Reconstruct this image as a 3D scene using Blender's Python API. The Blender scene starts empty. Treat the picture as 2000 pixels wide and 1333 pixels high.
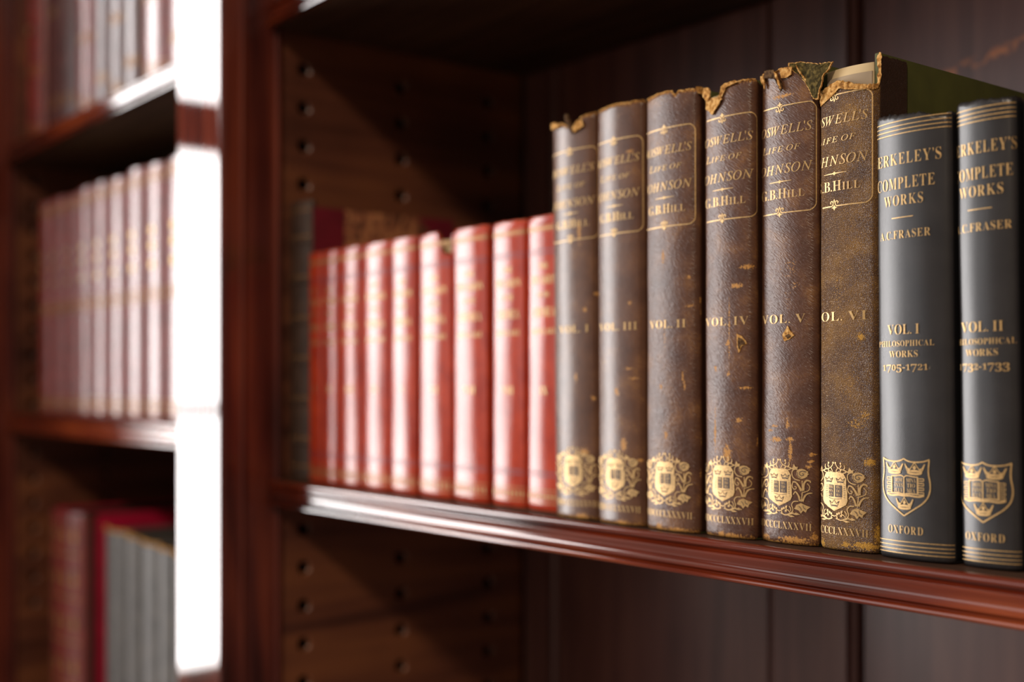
import bpy, bmesh, math, random
from mathutils import Vector, Matrix
from mathutils import noise as mnoise

sc = bpy.context.scene
COL = sc.collection
rad = math.radians

# ------------------------------------------------------------------ camera
cam_data = bpy.data.cameras.new('camera')
cam = bpy.data.objects.new('camera', cam_data)
COL.objects.link(cam)
cam_data.sensor_width = 36.0
cam_data.lens = 43.2                       # 2400 px focal length on a 2000 px frame
cam_data.shift_y = 83.5 / 2000
cam_data.clip_start = 0.01
cam.location = (0, 0, 0.0775)
cam.rotation_euler = (rad(90), 0, rad(90 - 38.3675))
cam_data.dof.use_dof = True
cam_data.dof.focus_distance = 0.572
cam_data.dof.aperture_fstop = 3.9
cam_data.dof.aperture_blades = 0
sc.camera = cam

# ------------------------------------------------------------------ world, lamps, exposure
world = bpy.data.worlds.new('world')
sc.world = world
world.use_nodes = True
world.node_tree.nodes['Background'].inputs[0].default_value = (0.8, 0.9, 1.0, 1)
world.node_tree.nodes['Background'].inputs[1].default_value = 0.3
sc.view_settings.view_transform = 'Standard'
sc.view_settings.look = 'None'
sc.view_settings.gamma = 1.0
sc.view_settings.use_curve_mapping = False
sc.view_settings.exposure = 0.0


def area_light(name, loc, rot, sx, sy, radiance, col):
    l = bpy.data.lights.new(name, 'AREA')
    l.shape = 'RECTANGLE'
    l.size = sx
    l.size_y = sy
    l.energy = radiance * sx * sy * math.pi
    l.color = col
    o = bpy.data.objects.new(name, l)
    COL.objects.link(o)
    o.location = loc
    o.rotation_euler = rot
    return o


WIN_X = -5.5
WIN_Y0, WIN_Y1 = -3.5, -1.25
DAY = (1.0, 0.965, 0.95)
PANES = [(-1.26, -0.072), (-0.022, 1.172), (1.428, 2.95)]
for z0, z1 in PANES:                       # daylight coming through the three panes of the tall window
    area_light('window_daylight', (WIN_X - 0.02, (WIN_Y0 + WIN_Y1) / 2, (z0 + z1) / 2),
               (rad(90), 0, rad(-90)), WIN_Y1 - WIN_Y0, z1 - z0, 17.0, DAY)
# a second window in the wall opposite the bookcase, its blind drawn: softer light
area_light('window_daylight', (-3.9, -4.98, 1.0), (rad(90), 0, 0), 2.6, 2.4, 1.8, DAY)
lamp_d = bpy.data.lights.new('ceiling_bulb', 'POINT')
lamp_d.energy = 190
lamp_d.color = (1.0, 0.82, 0.64)
lamp_d.shadow_soft_size = 0.13
lamp = bpy.data.objects.new('ceiling_bulb', lamp_d)
COL.objects.link(lamp)
lamp.location = (0.7, -2.0, 2.02)


# ------------------------------------------------------------------ materials
def new_mat(name):
    m = bpy.data.materials.new(name)
    m.use_nodes = True
    nt = m.node_tree
    return m, nt, nt.nodes['Principled BSDF']


def N(nt, kind, **kw):
    n = nt.nodes.new(kind)
    for k, v in kw.items():
        setattr(n, k, v)
    return n


def ramp(nt, src, stops):
    r = N(nt, 'ShaderNodeValToRGB')
    e = r.color_ramp.elements
    while len(e) < len(stops):
        e.new(0.5)
    for el, (p, c) in zip(e, stops):
        el.position = p
        el.color = (c[0], c[1], c[2], 1)
    nt.links.new(src, r.inputs[0])
    return r.outputs[0]


def math_node(nt, op, a, b=None, clamp=False):
    n = N(nt, 'ShaderNodeMath', operation=op)
    n.use_clamp = clamp
    for i, v in enumerate((a, b)):
        if v is None:
            continue
        if isinstance(v, (int, float)):
            n.inputs[i].default_value = v
        else:
            nt.links.new(v, n.inputs[i])
    return n.outputs[0]


def mixc(nt, fac, a, b):
    n = N(nt, 'ShaderNodeMix', data_type='RGBA')
    for sock, v in ((n.inputs[0], fac), (n.inputs[6], a), (n.inputs[7], b)):
        if isinstance(v, tuple):
            sock.default_value = (v[0], v[1], v[2], 1)
        elif isinstance(v, (int, float)):
            sock.default_value = v
        else:
            nt.links.new(v, sock)
    return n.outputs[2]


def plain(name, col, rough=0.6, metal=0.0, spec=0.5):
    m, nt, b = new_mat(name)
    tc = N(nt, 'ShaderNodeTexCoord')
    nz = N(nt, 'ShaderNodeTexNoise')
    nz.inputs['Scale'].default_value = 60
    nt.links.new(tc.outputs['Object'], nz.inputs['Vector'])
    lo = tuple(c * 0.85 for c in col)
    hi = tuple(min(1, c * 1.15) for c in col)
    nt.links.new(ramp(nt, nz.outputs['Fac'], [(0.3, lo), (0.7, hi)]), b.inputs['Base Color'])
    b.inputs['Roughness'].default_value = rough
    b.inputs['Metallic'].default_value = metal
    b.inputs['Specular IOR Level'].default_value = spec
    return m


def fibrous(name, lo, mid, hi):
    m, nt, b = new_mat(name)
    tc = N(nt, 'ShaderNodeTexCoord')
    nz = N(nt, 'ShaderNodeTexNoise')
    nz.inputs['Scale'].default_value = 520
    nz.inputs['Detail'].default_value = 5
    nt.links.new(tc.outputs['Object'], nz.inputs['Vector'])
    nt.links.new(ramp(nt, nz.outputs['Fac'], [(0.34, lo), (0.5, mid), (0.66, hi)]), b.inputs['Base Color'])
    b.inputs['Roughness'].default_value = 0.9
    b.inputs['Specular IOR Level'].default_value = 0.1
    bp = N(nt, 'ShaderNodeBump')
    bp.inputs['Strength'].default_value = 1.0
    bp.inputs['Distance'].default_value = 0.0006
    nt.links.new(nz.outputs['Fac'], bp.inputs['Height'])
    nt.links.new(bp.outputs[0], b.inputs['Normal'])
    return m


def wood(name, axis, dark, mid, light, rough=0.3, coat=0.5, coat_rough=0.12, scale=1.0, scuffs=False, spec=0.5, coat_ior=1.5):
    m, nt, b = new_mat(name)
    tc = N(nt, 'ShaderNodeTexCoord')
    mp = N(nt, 'ShaderNodeMapping')
    s = [38.0 * scale] * 3
    s['XYZ'.index(axis)] = 2.6 * scale
    mp.inputs['Scale'].default_value = s
    nt.links.new(tc.outputs['Object'], mp.inputs['Vector'])
    n1 = N(nt, 'ShaderNodeTexNoise')
    n1.inputs['Scale'].default_value = 1.6
    n1.inputs['Detail'].default_value = 6
    n1.inputs['Distortion'].default_value = 0.6
    nt.links.new(mp.outputs[0], n1.inputs['Vector'])
    n2 = N(nt, 'ShaderNodeTexNoise')
    n2.inputs['Scale'].default_value = 7.0
    n2.inputs['Detail'].default_value = 2
    nt.links.new(tc.outputs['Object'], n2.inputs['Vector'])
    f = math_node(nt, 'ADD', math_node(nt, 'MULTIPLY', n1.outputs['Fac'], 0.65), math_node(nt, 'MULTIPLY', n2.outputs['Fac'], 0.35))
    col = ramp(nt, f, [(0.36, dark), (0.5, mid), (0.66, light)])
    if scuffs:                              # a scuff line where the varnish is rubbed through to orange wood
        sx = N(nt, 'ShaderNodeSeparateXYZ')
        nt.links.new(tc.outputs['Object'], sx.inputs[0])
        dz = math_node(nt, 'ABSOLUTE', math_node(nt, 'SUBTRACT', math_node(nt, 'SUBTRACT', sx.outputs['Z'], 0.279), math_node(nt, 'MULTIPLY', math_node(nt, 'ADD', sx.outputs['X'], 0.47), 0.18)))
        band = math_node(nt, 'SUBTRACT', 1.0, math_node(nt, 'DIVIDE', dz, 0.0055), clamp=True)
        right = math_node(nt, 'MULTIPLY', math_node(nt, 'ADD', sx.outputs['X'], 0.503), 60.0, clamp=True)
        n3 = N(nt, 'ShaderNodeTexNoise')
        n3.inputs['Scale'].default_value = 95
        n3.inputs['Detail'].default_value = 3
        nt.links.new(tc.outputs['Object'], n3.inputs['Vector'])
        mk = math_node(nt, 'MULTIPLY', math_node(nt, 'MULTIPLY', band, right),
                       math_node(nt, 'MULTIPLY', math_node(nt, 'SUBTRACT', n3.outputs['Fac'], 0.46), 9.0, clamp=True), clamp=True)
        col = mixc(nt, mk, col, (0.55, 0.17, 0.045))
    nt.links.new(col, b.inputs['Base Color'])
    b.inputs['Roughness'].default_value = rough
    b.inputs['Coat Weight'].default_value = coat
    b.inputs['Specular IOR Level'].default_value = spec
    b.inputs['Coat Roughness'].default_value = coat_rough
    b.inputs['Coat IOR'].default_value = coat_ior
    bp = N(nt, 'ShaderNodeBump')
    bp.inputs['Strength'].default_value = 0.12
    bp.inputs['Distance'].default_value = 0.0006
    nt.links.new(n1.outputs['Fac'], bp.inputs['Height'])
    nt.links.new(bp.outputs[0], b.inputs['Normal'])
    return m


def leather(name, base, dark, wear, level, grain, rough=0.45, edge_wear=1.0, spec=0.5, bump=0.5, line=1.1):
    """UV is the spine unrolled, in centimetres; the point attribute 'wear' marks rubbed places."""
    m, nt, b = new_mat(name)
    uv = N(nt, 'ShaderNodeUVMap')
    uv.uv_map = 'UVMap'
    oi = N(nt, 'ShaderNodeObjectInfo')
    off = N(nt, 'ShaderNodeVectorMath', operation='SCALE')
    off.inputs[0].default_value = (37.0, 91.0, 13.0)
    nt.links.new(oi.outputs['Random'], off.inputs['Scale'])
    add = N(nt, 'ShaderNodeVectorMath', operation='ADD')
    nt.links.new(uv.outputs[0], add.inputs[0])
    nt.links.new(off.outputs[0], add.inputs[1])
    P = add.outputs[0]

    def noise(scale, detail, rot=0.0, stretch=None):
        v = P
        if stretch:
            m0 = N(nt, 'ShaderNodeMapping')
            m0.inputs['Rotation'].default_value = (0, 0, rot)
            nt.links.new(P, m0.inputs['Vector'])
            mp = N(nt, 'ShaderNodeMapping')
            mp.inputs['Scale'].default_value = stretch
            nt.links.new(m0.outputs[0], mp.inputs['Vector'])
            v = mp.outputs[0]
        n = N(nt, 'ShaderNodeTexNoise')
        n.inputs['Scale'].default_value = scale
        n.inputs['Detail'].default_value = detail
        nt.links.new(v, n.inputs['Vector'])
        return n.outputs['Fac']

    big = noise(0.7, 3)
    fine = noise(6.0, 5)
    col = ramp(nt, big, [(0.3, dark), (0.7, base)])
    if grain == 'pebble':
        vo = N(nt, 'ShaderNodeTexVoronoi', feature='DISTANCE_TO_EDGE')
        vo.inputs['Scale'].default_value = 15.0
        nd = N(nt, 'ShaderNodeTexNoise')
        nd.inputs['Scale'].default_value = 5.0
        nt.links.new(P, nd.inputs['Vector'])
        va = N(nt, 'ShaderNodeVectorMath', operation='MULTIPLY_ADD')
        nt.links.new(nd.outputs['Color'], va.inputs[0])
        va.inputs[1].default_value = (0.12, 0.12, 0.12)
        nt.links.new(P, va.inputs[2])
        nt.links.new(va.outputs[0], vo.inputs['Vector'])
        height = math_node(nt, 'MULTIPLY', vo.outputs['Distance'], 3.0, clamp=True)
    elif grain == 'straight':
        height = math_node(nt, 'ADD', noise(5.0, 2, rad(36), (0.7, 3.0, 1)), math_node(nt, 'MULTIPLY', fine, 0.4))
    else:                                   # cloth
        wv = N(nt, 'ShaderNodeTexWave')
        mp = N(nt, 'ShaderNodeMapping')
        mp.inputs['Rotation'].default_value = (0, 0, rad(42))
        nt.links.new(P, mp.inputs['Vector'])
        nt.links.new(mp.outputs[0], wv.inputs['Vector'])
        wv.inputs['Scale'].default_value = 4.4
        wv.inputs['Distortion'].default_value = 0.6
        height = math_node(nt, 'ADD', math_node(nt, 'MULTIPLY', wv.outputs['Fac'], 0.5), math_node(nt, 'MULTIPLY', fine, 0.5))
    at = N(nt, 'ShaderNodeAttribute')
    at.attribute_name = 'wear'
    # fine rubbing on the raised grain
    rub = math_node(nt, 'MULTIPLY', math_node(nt, 'SUBTRACT', math_node(nt, 'ADD', math_node(nt, 'MULTIPLY', big, 0.8), math_node(nt, 'MULTIPLY', height, 0.45)), 0.95 - level), 1.7, clamp=True)
    col = mixc(nt, math_node(nt, 'MULTIPLY', rub, 0.75), col, tuple(0.7 * w for w in wear))
    # rubbed and torn spots
    sp = math_node(nt, 'ADD', math_node(nt, 'MULTIPLY', at.outputs['Fac'], edge_wear), math_node(nt, 'MULTIPLY', math_node(nt, 'SUBTRACT', noise(11.0, 5), 0.5), 1.9))
    sp = math_node(nt, 'MULTIPLY', math_node(nt, 'SUBTRACT', sp, 0.45), 3.2, clamp=True)
    spot = mixc(nt, noise(16.0, 3), tuple(0.55 * w for w in wear), tuple(min(1, 1.25 * w) for w in wear))
    kept = math_node(nt, 'MULTIPLY', at.outputs['Fac'], -1.0, clamp=True)     # sides of the back, never faded
    col = mixc(nt, kept, col, tuple(0.6 * c for c in dark))
    col = mixc(nt, sp, col, spot)
    nt.links.new(col, b.inputs['Base Color'])
    nt.links.new(math_node(nt, 'ADD', rough, math_node(nt, 'MULTIPLY', sp, 0.35), clamp=True), b.inputs['Roughness'])
    b.inputs['Specular IOR Level'].default_value = spec
    bp = N(nt, 'ShaderNodeBump')
    bp.inputs['Strength'].default_value = bump
    bp.inputs['Distance'].default_value = 0.0004
    nt.links.new(height, bp.inputs['Height'])
    nt.links.new(bp.outputs[0], b.inputs['Normal'])
    return m


def gilt(name, col, metal=0.6, rough=0.42):
    m, nt, b = new_mat(name)
    tc = N(nt, 'ShaderNodeTexCoord')
    nz = N(nt, 'ShaderNodeTexNoise')
    nz.inputs['Scale'].default_value = 900
    nz.inputs['Detail'].default_value = 3
    nt.links.new(tc.outputs['Object'], nz.inputs['Vector'])
    nt.links.new(ramp(nt, nz.outputs['Fac'], [(0.3, tuple(c * 0.7 for c in col)), (0.6, col)]), b.inputs['Base Color'])
    b.inputs['Metallic'].default_value = metal
    b.inputs['Roughness'].default_value = rough
    return m


MAH_D, MAH_M, MAH_L = (0.035, 0.009, 0.008), (0.095, 0.020, 0.014), (0.19, 0.042, 0.022)
M = {}
M['wood_v'] = wood('mahogany_upright', 'Z', MAH_D, MAH_M, MAH_L, rough=0.3, coat=1.0, coat_rough=0.035, spec=0.0)
M['wood_h'] = wood('mahogany_edge', 'X', (0.032, 0.006, 0.004), (0.12, 0.016, 0.005), (0.28, 0.056, 0.011), rough=0.3, coat=1.0, coat_rough=0.075, coat_ior=1.62, spec=0.0)
M['wood_side'] = wood('mahogany_side', 'Y', (0.05, 0.015, 0.009), (0.12, 0.038, 0.019), (0.23, 0.08, 0.03), rough=0.42, coat=0.2, coat_rough=0.3, scale=0.6)
M['wood_back'] = wood('mahogany_back', 'Z', (0.08, 0.031, 0.027), (0.135, 0.055, 0.046), (0.18, 0.08, 0.062), rough=0.42, coat=0.5, coat_rough=0.3, scuffs=True)
M['wood_top'] = wood('shelf_top_wood', 'X', (0.03, 0.014, 0.009), (0.055, 0.027, 0.017), (0.08, 0.042, 0.025), rough=0.6, coat=0.0, spec=0.12)
TAN = (0.52, 0.25, 0.055)
BR, BRD = (0.125, 0.052, 0.025), (0.068, 0.028, 0.017)
M['brown_worn'] = leather('brown_leather_worn', (0.12, 0.058, 0.03), (0.07, 0.034, 0.022), (0.58, 0.30, 0.04), 0.50, 'pebble', rough=0.40, spec=0.36, bump=0.7)
M['brown_grain'] = leather('brown_leather_grain', BR, BRD, TAN, 0.21, 'straight', rough=0.33, spec=0.36, bump=0.8)
M['brown_smooth'] = leather('brown_leather_smooth', (0.135, 0.06, 0.03), (0.08, 0.035, 0.021), TAN, 0.14, 'straight', rough=0.26, spec=0.36, bump=0.35)
M['blue_cloth'] = leather('charcoal_cloth', (0.030, 0.028, 0.029), (0.021, 0.020, 0.022), (0.12, 0.10, 0.07), -0.25, 'cloth', rough=0.29, bump=0.13)
M['red_cloth'] = leather('red_cloth', (0.46, 0.048, 0.015), (0.32, 0.028, 0.012), (0.42, 0.16, 0.06), -0.1, 'cloth', rough=0.16, bump=0.06, spec=0.33)
M['left_leather'] = leather('crimson_brown_calf', (0.26, 0.04, 0.034), (0.15, 0.03, 0.028), (0.3, 0.12, 0.06), -0.05, 'straight', rough=0.27, bump=0.15, spec=0.85)
M['left_leather_dim'] = leather('dusky_calf', (0.12, 0.045, 0.045), (0.07, 0.03, 0.032), (0.3, 0.14, 0.08), -0.05, 'straight', rough=0.3, bump=0.2, spec=0.8)
M['old_dark'] = leather('old_dark_calf', (0.06, 0.032, 0.02), (0.035, 0.02, 0.014), (0.25, 0.13, 0.06), 0.1, 'straight', rough=0.5, bump=0.3)
M['crimson'] = plain('crimson_cloth', (0.42, 0.006, 0.04), 0.55, spec=0.2)
M['dusty'] = plain('dusty_page_tops', (0.035, 0.024, 0.016), 0.95, spec=0.1)
M['crimson_leather'] = plain('crimson_leather', (0.16, 0.008, 0.02), 0.5)
M['gray_worn'] = leather('worn_gray_calf', (0.10, 0.092, 0.085), (0.055, 0.05, 0.047), (0.34, 0.2, 0.1), 0.12, 'straight', rough=0.6, bump=0.4)
M['green_cloth'] = plain('dark_green_cloth', (0.062, 0.066, 0.012), 0.7)
M['brown_side'] = fibrous('brown_leather_side', (0.03, 0.015, 0.008), (0.075, 0.04, 0.02), (0.14, 0.08, 0.035))
M['torn'] = fibrous('torn_leather', (0.20, 0.085, 0.022), (0.50, 0.26, 0.075), (0.68, 0.43, 0.17))
M['torn_dark'] = fibrous('torn_leather_underside', (0.022, 0.016, 0.005), (0.055, 0.04, 0.012), (0.14, 0.10, 0.03))
M['paper'] = plain('page_paper', (0.62, 0.48, 0.27), 0.9)
M['lining'] = plain('spine_lining', (0.36, 0.28, 0.19), 0.9)
M['gilt'] = gilt('gilt', (0.58, 0.37, 0.15), metal=0.45, rough=0.43)
M['gilt_dull'] = gilt('gilt_dull', (0.40, 0.20, 0.06), metal=0.4, rough=0.5)
M['ink'] = plain('stamped_brown', (0.06, 0.035, 0.025), 0.6)
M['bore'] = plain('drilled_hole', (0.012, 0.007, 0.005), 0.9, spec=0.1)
M['plaster'] = plain('plaster', (0.2, 0.18, 0.16), 0.9)
M['floor'] = plain('carpet', (0.24, 0.20, 0.18), 0.95, spec=0.1)
M['white_paint'] = plain('white_paint', (0.62, 0.6, 0.56), 0.4)


def marble_mat():
    m, nt, b = new_mat('marbled_paper')
    tc = N(nt, 'ShaderNodeTexCoord')
    n1 = N(nt, 'ShaderNodeTexNoise')
    n1.inputs['Scale'].default_value = 55
    n1.inputs['Detail'].default_value = 4
    n1.inputs['Distortion'].default_value = 2.5
    nt.links.new(tc.outputs['Object'], n1.inputs['Vector'])
    nt.links.new(ramp(nt, n1.outputs['Fac'], [(0.38, (0.08, 0.028, 0.016)), (0.5, (0.32, 0.11, 0.05)), (0.64, (0.5, 0.22, 0.09))]), b.inputs['Base Color'])
    b.inputs['Roughness'].default_value = 0.6
    return m


M['marble'] = marble_mat()


# ------------------------------------------------------------------ object helpers
def tag(o, label, cat, group=None, kind=None):
    if label:
        o['label'] = label
    if cat:
        o['category'] = cat
    if group:
        o['group'] = group
    if kind:
        o['kind'] = kind
    return o


def link_mesh(name, bm, mats, parent=None, smooth=True, angle=40):
    me = bpy.data.meshes.new(name)
    bm.normal_update()
    bm.to_mesh(me)
    bm.free()
    for m in (mats if isinstance(mats, (list, tuple)) else [mats]):
        me.materials.append(m)
    if smooth:
        me.polygons.foreach_set('use_smooth', [True] * len(me.polygons))
        try:
            me.set_sharp_from_angle(angle=rad(angle))
        except Exception:
            pass
    o = bpy.data.objects.new(name, me)
    COL.objects.link(o)
    if parent:
        o.parent = parent
    return o


def empty(name, loc, label, cat, group=None):
    o = bpy.data.objects.new(name, None)
    o.empty_display_size = 0.02
    COL.objects.link(o)
    o.location = loc
    return tag(o, label, cat, group)


def add_box(bm, x0, x1, y0, y1, z0, z1, bev=0.0):
    vs = [bm.verts.new(p) for p in ((x0, y0, z0), (x1, y0, z0), (x1, y1, z0), (x0, y1, z0), (x0, y0, z1), (x1, y0, z1), (x1, y1, z1), (x0, y1, z1))]
    fs = [bm.faces.new([vs[i] for i in q]) for q in ((3, 2, 1, 0), (4, 5, 6, 7), (0, 1, 5, 4), (1, 2, 6, 5), (2, 3, 7, 6), (3, 0, 4, 7))]
    if bev:
        es = list({e for f in fs for e in f.edges})
        bmesh.ops.bevel(bm, geom=es, offset=bev, segments=2, affect='EDGES', profile=0.6)
    return vs


def box(name, x0, x1, y0, y1, z0, z1, mat, parent=None, bev=0.0):
    bm = bmesh.new()
    add_box(bm, x0, x1, y0, y1, z0, z1, bev)
    return link_mesh(name, bm, mat, parent)


def prism_x(name, prof, x0, x1, mat, parent=None, nseg=1, wob=0.0, seed=0):
    """Extrude a closed (y, z) profile along X."""
    bm = bmesh.new()
    rings = []
    rng = random.Random(seed)
    for k in range(nseg + 1):
        x = x0 + (x1 - x0) * k / nseg
        rings.append([bm.verts.new((x, y + wob * (mnoise.noise(Vector((x * 9, z * 300, seed)))), z)) for y, z in prof])
    n = len(prof)
    for a, b in zip(rings, rings[1:]):
        for i in range(n):
            bm.faces.new((a[i], a[(i + 1) % n], b[(i + 1) % n], b[i]))
    bm.faces.new(rings[0][::-1])
    bm.faces.new(rings[-1])
    bmesh.ops.recalc_face_normals(bm, faces=bm.faces)
    return link_mesh(name, bm, mat, parent, angle=28)


def prism_z(bm, prof, z0, z1):
    a = [bm.verts.new((x, y, z0)) for x, y in prof]
    b = [bm.verts.new((x, y, z1)) for x, y in prof]
    n = len(prof)
    fs = [bm.faces.new((a[i], a[(i + 1) % n], b[(i + 1) % n], b[i])) for i in range(n)]
    fs.append(bm.faces.new(a[::-1]))
    fs.append(bm.faces.new(b))
    bmesh.ops.recalc_face_normals(bm, faces=fs)
    return fs


# ------------------------------------------------------------------ the room
def structure(o):
    o['kind'] = 'structure'
    return o


FZ, CZ_ = -1.45, 3.2
structure(box('floor', -5.7, 3.2, -5.2, 1.0, FZ - 0.1, FZ, M['floor']))
structure(box('ceiling', -5.7, 3.2, -5.2, 1.0, CZ_, CZ_ + 0.1, M['plaster']))
structure(box('wall_back', -5.7, 3.2, 0.80, 1.0, FZ, CZ_, M['plaster']))
structure(box('wall_right', 3.0, 3.2, -5.0, 0.8, FZ, CZ_, M['plaster']))


def window(n, wall, axis, pos, out, a0, a1, z0, z1, w0, w1, rails):
    """A wall with one window opening; axis 'x' or 'y' is the wall's normal, out the side away from the room."""
    def put(bm, d0, d1, u0, u1, za, zb):
        lo, hi = sorted((pos + out * d0, pos + out * d1))
        if axis == 'x':
            add_box(bm, lo, hi, u0, u1, za, zb)
        else:
            add_box(bm, u0, u1, lo, hi, za, zb)
    bm = bmesh.new()
    e = 0.06
    for u0, u1, za, zb in ((a0, w0 - e, FZ, CZ_), (w1 + e, a1, FZ, CZ_), (w0 - e, w1 + e, FZ, z0 - e), (w0 - e, w1 + e, z1 + e, CZ_)):
        put(bm, 0, 0.2, u0, u1, za, zb)
    structure(link_mesh(wall, bm, M['plaster']))
    win = structure(bpy.data.objects.new('window_%d' % n, None))
    COL.objects.link(win)
    bm = bmesh.new()
    for za, zb in ((z0 - e, z0), (z1, z1 + e)):
        put(bm, 0.005, 0.07, w0 - e, w1 + e, za, zb)
    for u0, u1 in ((w0 - e, w0), (w1, w1 + e)):
        put(bm, 0.005, 0.07, u0, u1, z0, z1)
    structure(link_mesh('window_frame', bm, M['white_paint'], win))
    bm = bmesh.new()
    for za, zb in rails:
        put(bm, 0.005, 0.05, w0, w1, za, zb)
    structure(link_mesh('sash_rails', bm, M['wood_v'], win))


window(1, 'wall_left', 'x', WIN_X + 0.03, -1, -5.0, 0.8, -1.26, 2.95, WIN_Y0, WIN_Y1, ((-0.072, -0.022), (1.172, 1.428)))
window(2, 'wall_front', 'y', -4.95, -1, -5.5, 3.0, -0.2, 2.2, -5.2, -2.6, ((1.0, 1.06),))

# ------------------------------------------------------------------ bookcase
SX = -0.895            # inner face of the right bay's left side
LX0, LX1 = -1.60, -0.981
BZ0, BZ1 = -1.30, 1.0
RX1 = 0.06
YB = 0.72
case = empty('bookcase', (-0.8, 0.5, FZ), 'tall built-in dark mahogany bookcase with glossy pilasters and framed panel back', 'bookcase')


def into(o, root):
    """Parent o to root keeping its world place (root has only a translation)."""
    o.parent = root
    o.location = o.location - root.location
    return o


def pilaster(x0, x1, name='pilaster', y0=0.418):
    bm = bmesh.new()
    r = 0.0035
    y1 = 0.471
    prof = [(x0, y1)]
    for k in range(6):
        a = math.pi + (math.pi / 2) * k / 5
        prof.append((x0 + r + r * math.cos(a), y0 + r + r * math.sin(a)))
    prof += [(x0 + r + 0.0004, y0), (x1 - r - 0.0004, y0)]
    for k in range(6):
        a = 1.5 * math.pi + (math.pi / 2) * k / 5
        prof.append((x1 - r + r * math.cos(a), y0 + r + r * math.sin(a)))
    prof.append((x1, y1))
    prism_z(bm, prof, BZ0, BZ1)
    p = into(link_mesh(name, bm, M['wood_v'], None, angle=50), case)
    for yc, rr in ((0.4365, 0.0022), (0.4675, 0.0032)):
        bm = bmesh.new()
        prof = [(x1 + rr * 0.8 * math.sin(math.pi * k / 8), yc - rr * math.cos(math.pi * k / 8)) for k in range(9)]
        prof += [(x1 - 0.001, yc + rr), (x1 - 0.001, yc - rr)]
        prism_z(bm, prof, BZ0, BZ1)
        b = link_mesh('bead_moulding', bm, M['wood_v'], p, angle=50)
    return p


pilaster(LX1, SX)
pilaster(LX0 - 0.30, LX0, y0=0.298)     # the next section of the case stands forward
pilaster(RX1, RX1 + 0.084)


def holed_panel(x, y0, y1, z0, z1, holes, thick):
    """Side panel facing +X with countersunk peg holes of radius R at (y, z)."""
    R, R2, D = 0.0068, 0.0047, 0.012
    cu = bpy.data.curves.new('tmp', 'CURVE')
    cu.dimensions = '2D'
    cu.fill_mode = 'FRONT'

    def ring(pts):
        sp = cu.splines.new('POLY')
        sp.points.add(len(pts) - 1)
        for p, (a, b) in zip(sp.points, pts):
            p.co = (a, b, 0, 1)
        sp.use_cyclic_u = True
    ring([(y0, z0), (y1, z0), (y1, z1), (y0, z1)])
    K = 20
    for hy, hz in holes:
        ring([(hy + R * math.cos(2 * math.pi * k / K), hz + R * math.sin(2 * math.pi * k / K)) for k in range(K)])
    tmp = bpy.data.objects.new('tmp', cu)
    COL.objects.link(tmp)
    bpy.context.view_layer.update()
    me = bpy.data.meshes.new_from_object(tmp.evaluated_get(bpy.context.evaluated_depsgraph_get()))
    bpy.data.objects.remove(tmp)
    bpy.data.curves.remove(cu)
    bm = bmesh.new()
    bm.from_mesh(me)
    bpy.data.meshes.remove(me)
    for v in bm.verts:
        a, b = v.co.x, v.co.y
        v.co = (x, a, b)
    for f in bm.faces:
        f.normal_update()
        if f.normal.x < 0:
            f.normal_flip()
    for hy, hz in holes:
        prev = None
        rings = []
        for rr, dd in ((R, 0), (R * 0.97, 0.0004), (R2 * 1.06, 0.0016), (R2, 0.0021), (R2, D)):
            rings.append([bm.verts.new((x - dd, hy + rr * math.cos(2 * math.pi * k / K), hz + rr * math.sin(2 * math.pi * k / K))) for k in range(K)])
        for a, b in zip(rings, rings[1:]):
            for k in range(K):
                fc = bm.faces.new((a[k], a[(k + 1) % K], b[(k + 1) % K], b[k]))
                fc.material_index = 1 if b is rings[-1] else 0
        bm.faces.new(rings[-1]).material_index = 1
    # sides and rear
    xb = x - thick
    q = [bm.verts.new(p) for p in ((x, y0, z0), (x, y1, z0), (x, y1, z1), (x, y0, z1), (xb, y0, z0), (xb, y1, z0), (xb, y1, z1), (xb, y0, z1))]
    for i in ((4, 7, 6, 5), (0, 4, 5, 1), (1, 5, 6, 2), (2, 6, 7, 3), (3, 7, 4, 0)):
        bm.faces.new([q[k] for k in i])
    return link_mesh('side_panel', bm, [M['wood_side'], M['bore']], None, angle=25)


holes = [(y, 0.335 - 0.0314 * k) for k in range(18) for y in (0.4915, 0.586, 0.681)]
into(holed_panel(SX, 0.471, YB, BZ0, BZ1, holes, 0.02), case)
into(holed_panel(LX0, 0.471, YB, BZ0, BZ1, [(y, 0.335 - 0.0314 * k) for k in range(18) for y in (0.4915, 0.586)], 0.02), case)
into(box('side_panel', LX1, LX1 + 0.02, 0.471, YB, BZ0, BZ1, M['wood_side']), case)
into(box('side_panel', RX1, RX1 + 0.02, 0.471, YB, BZ0, BZ1, M['wood_side']), case)


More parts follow.
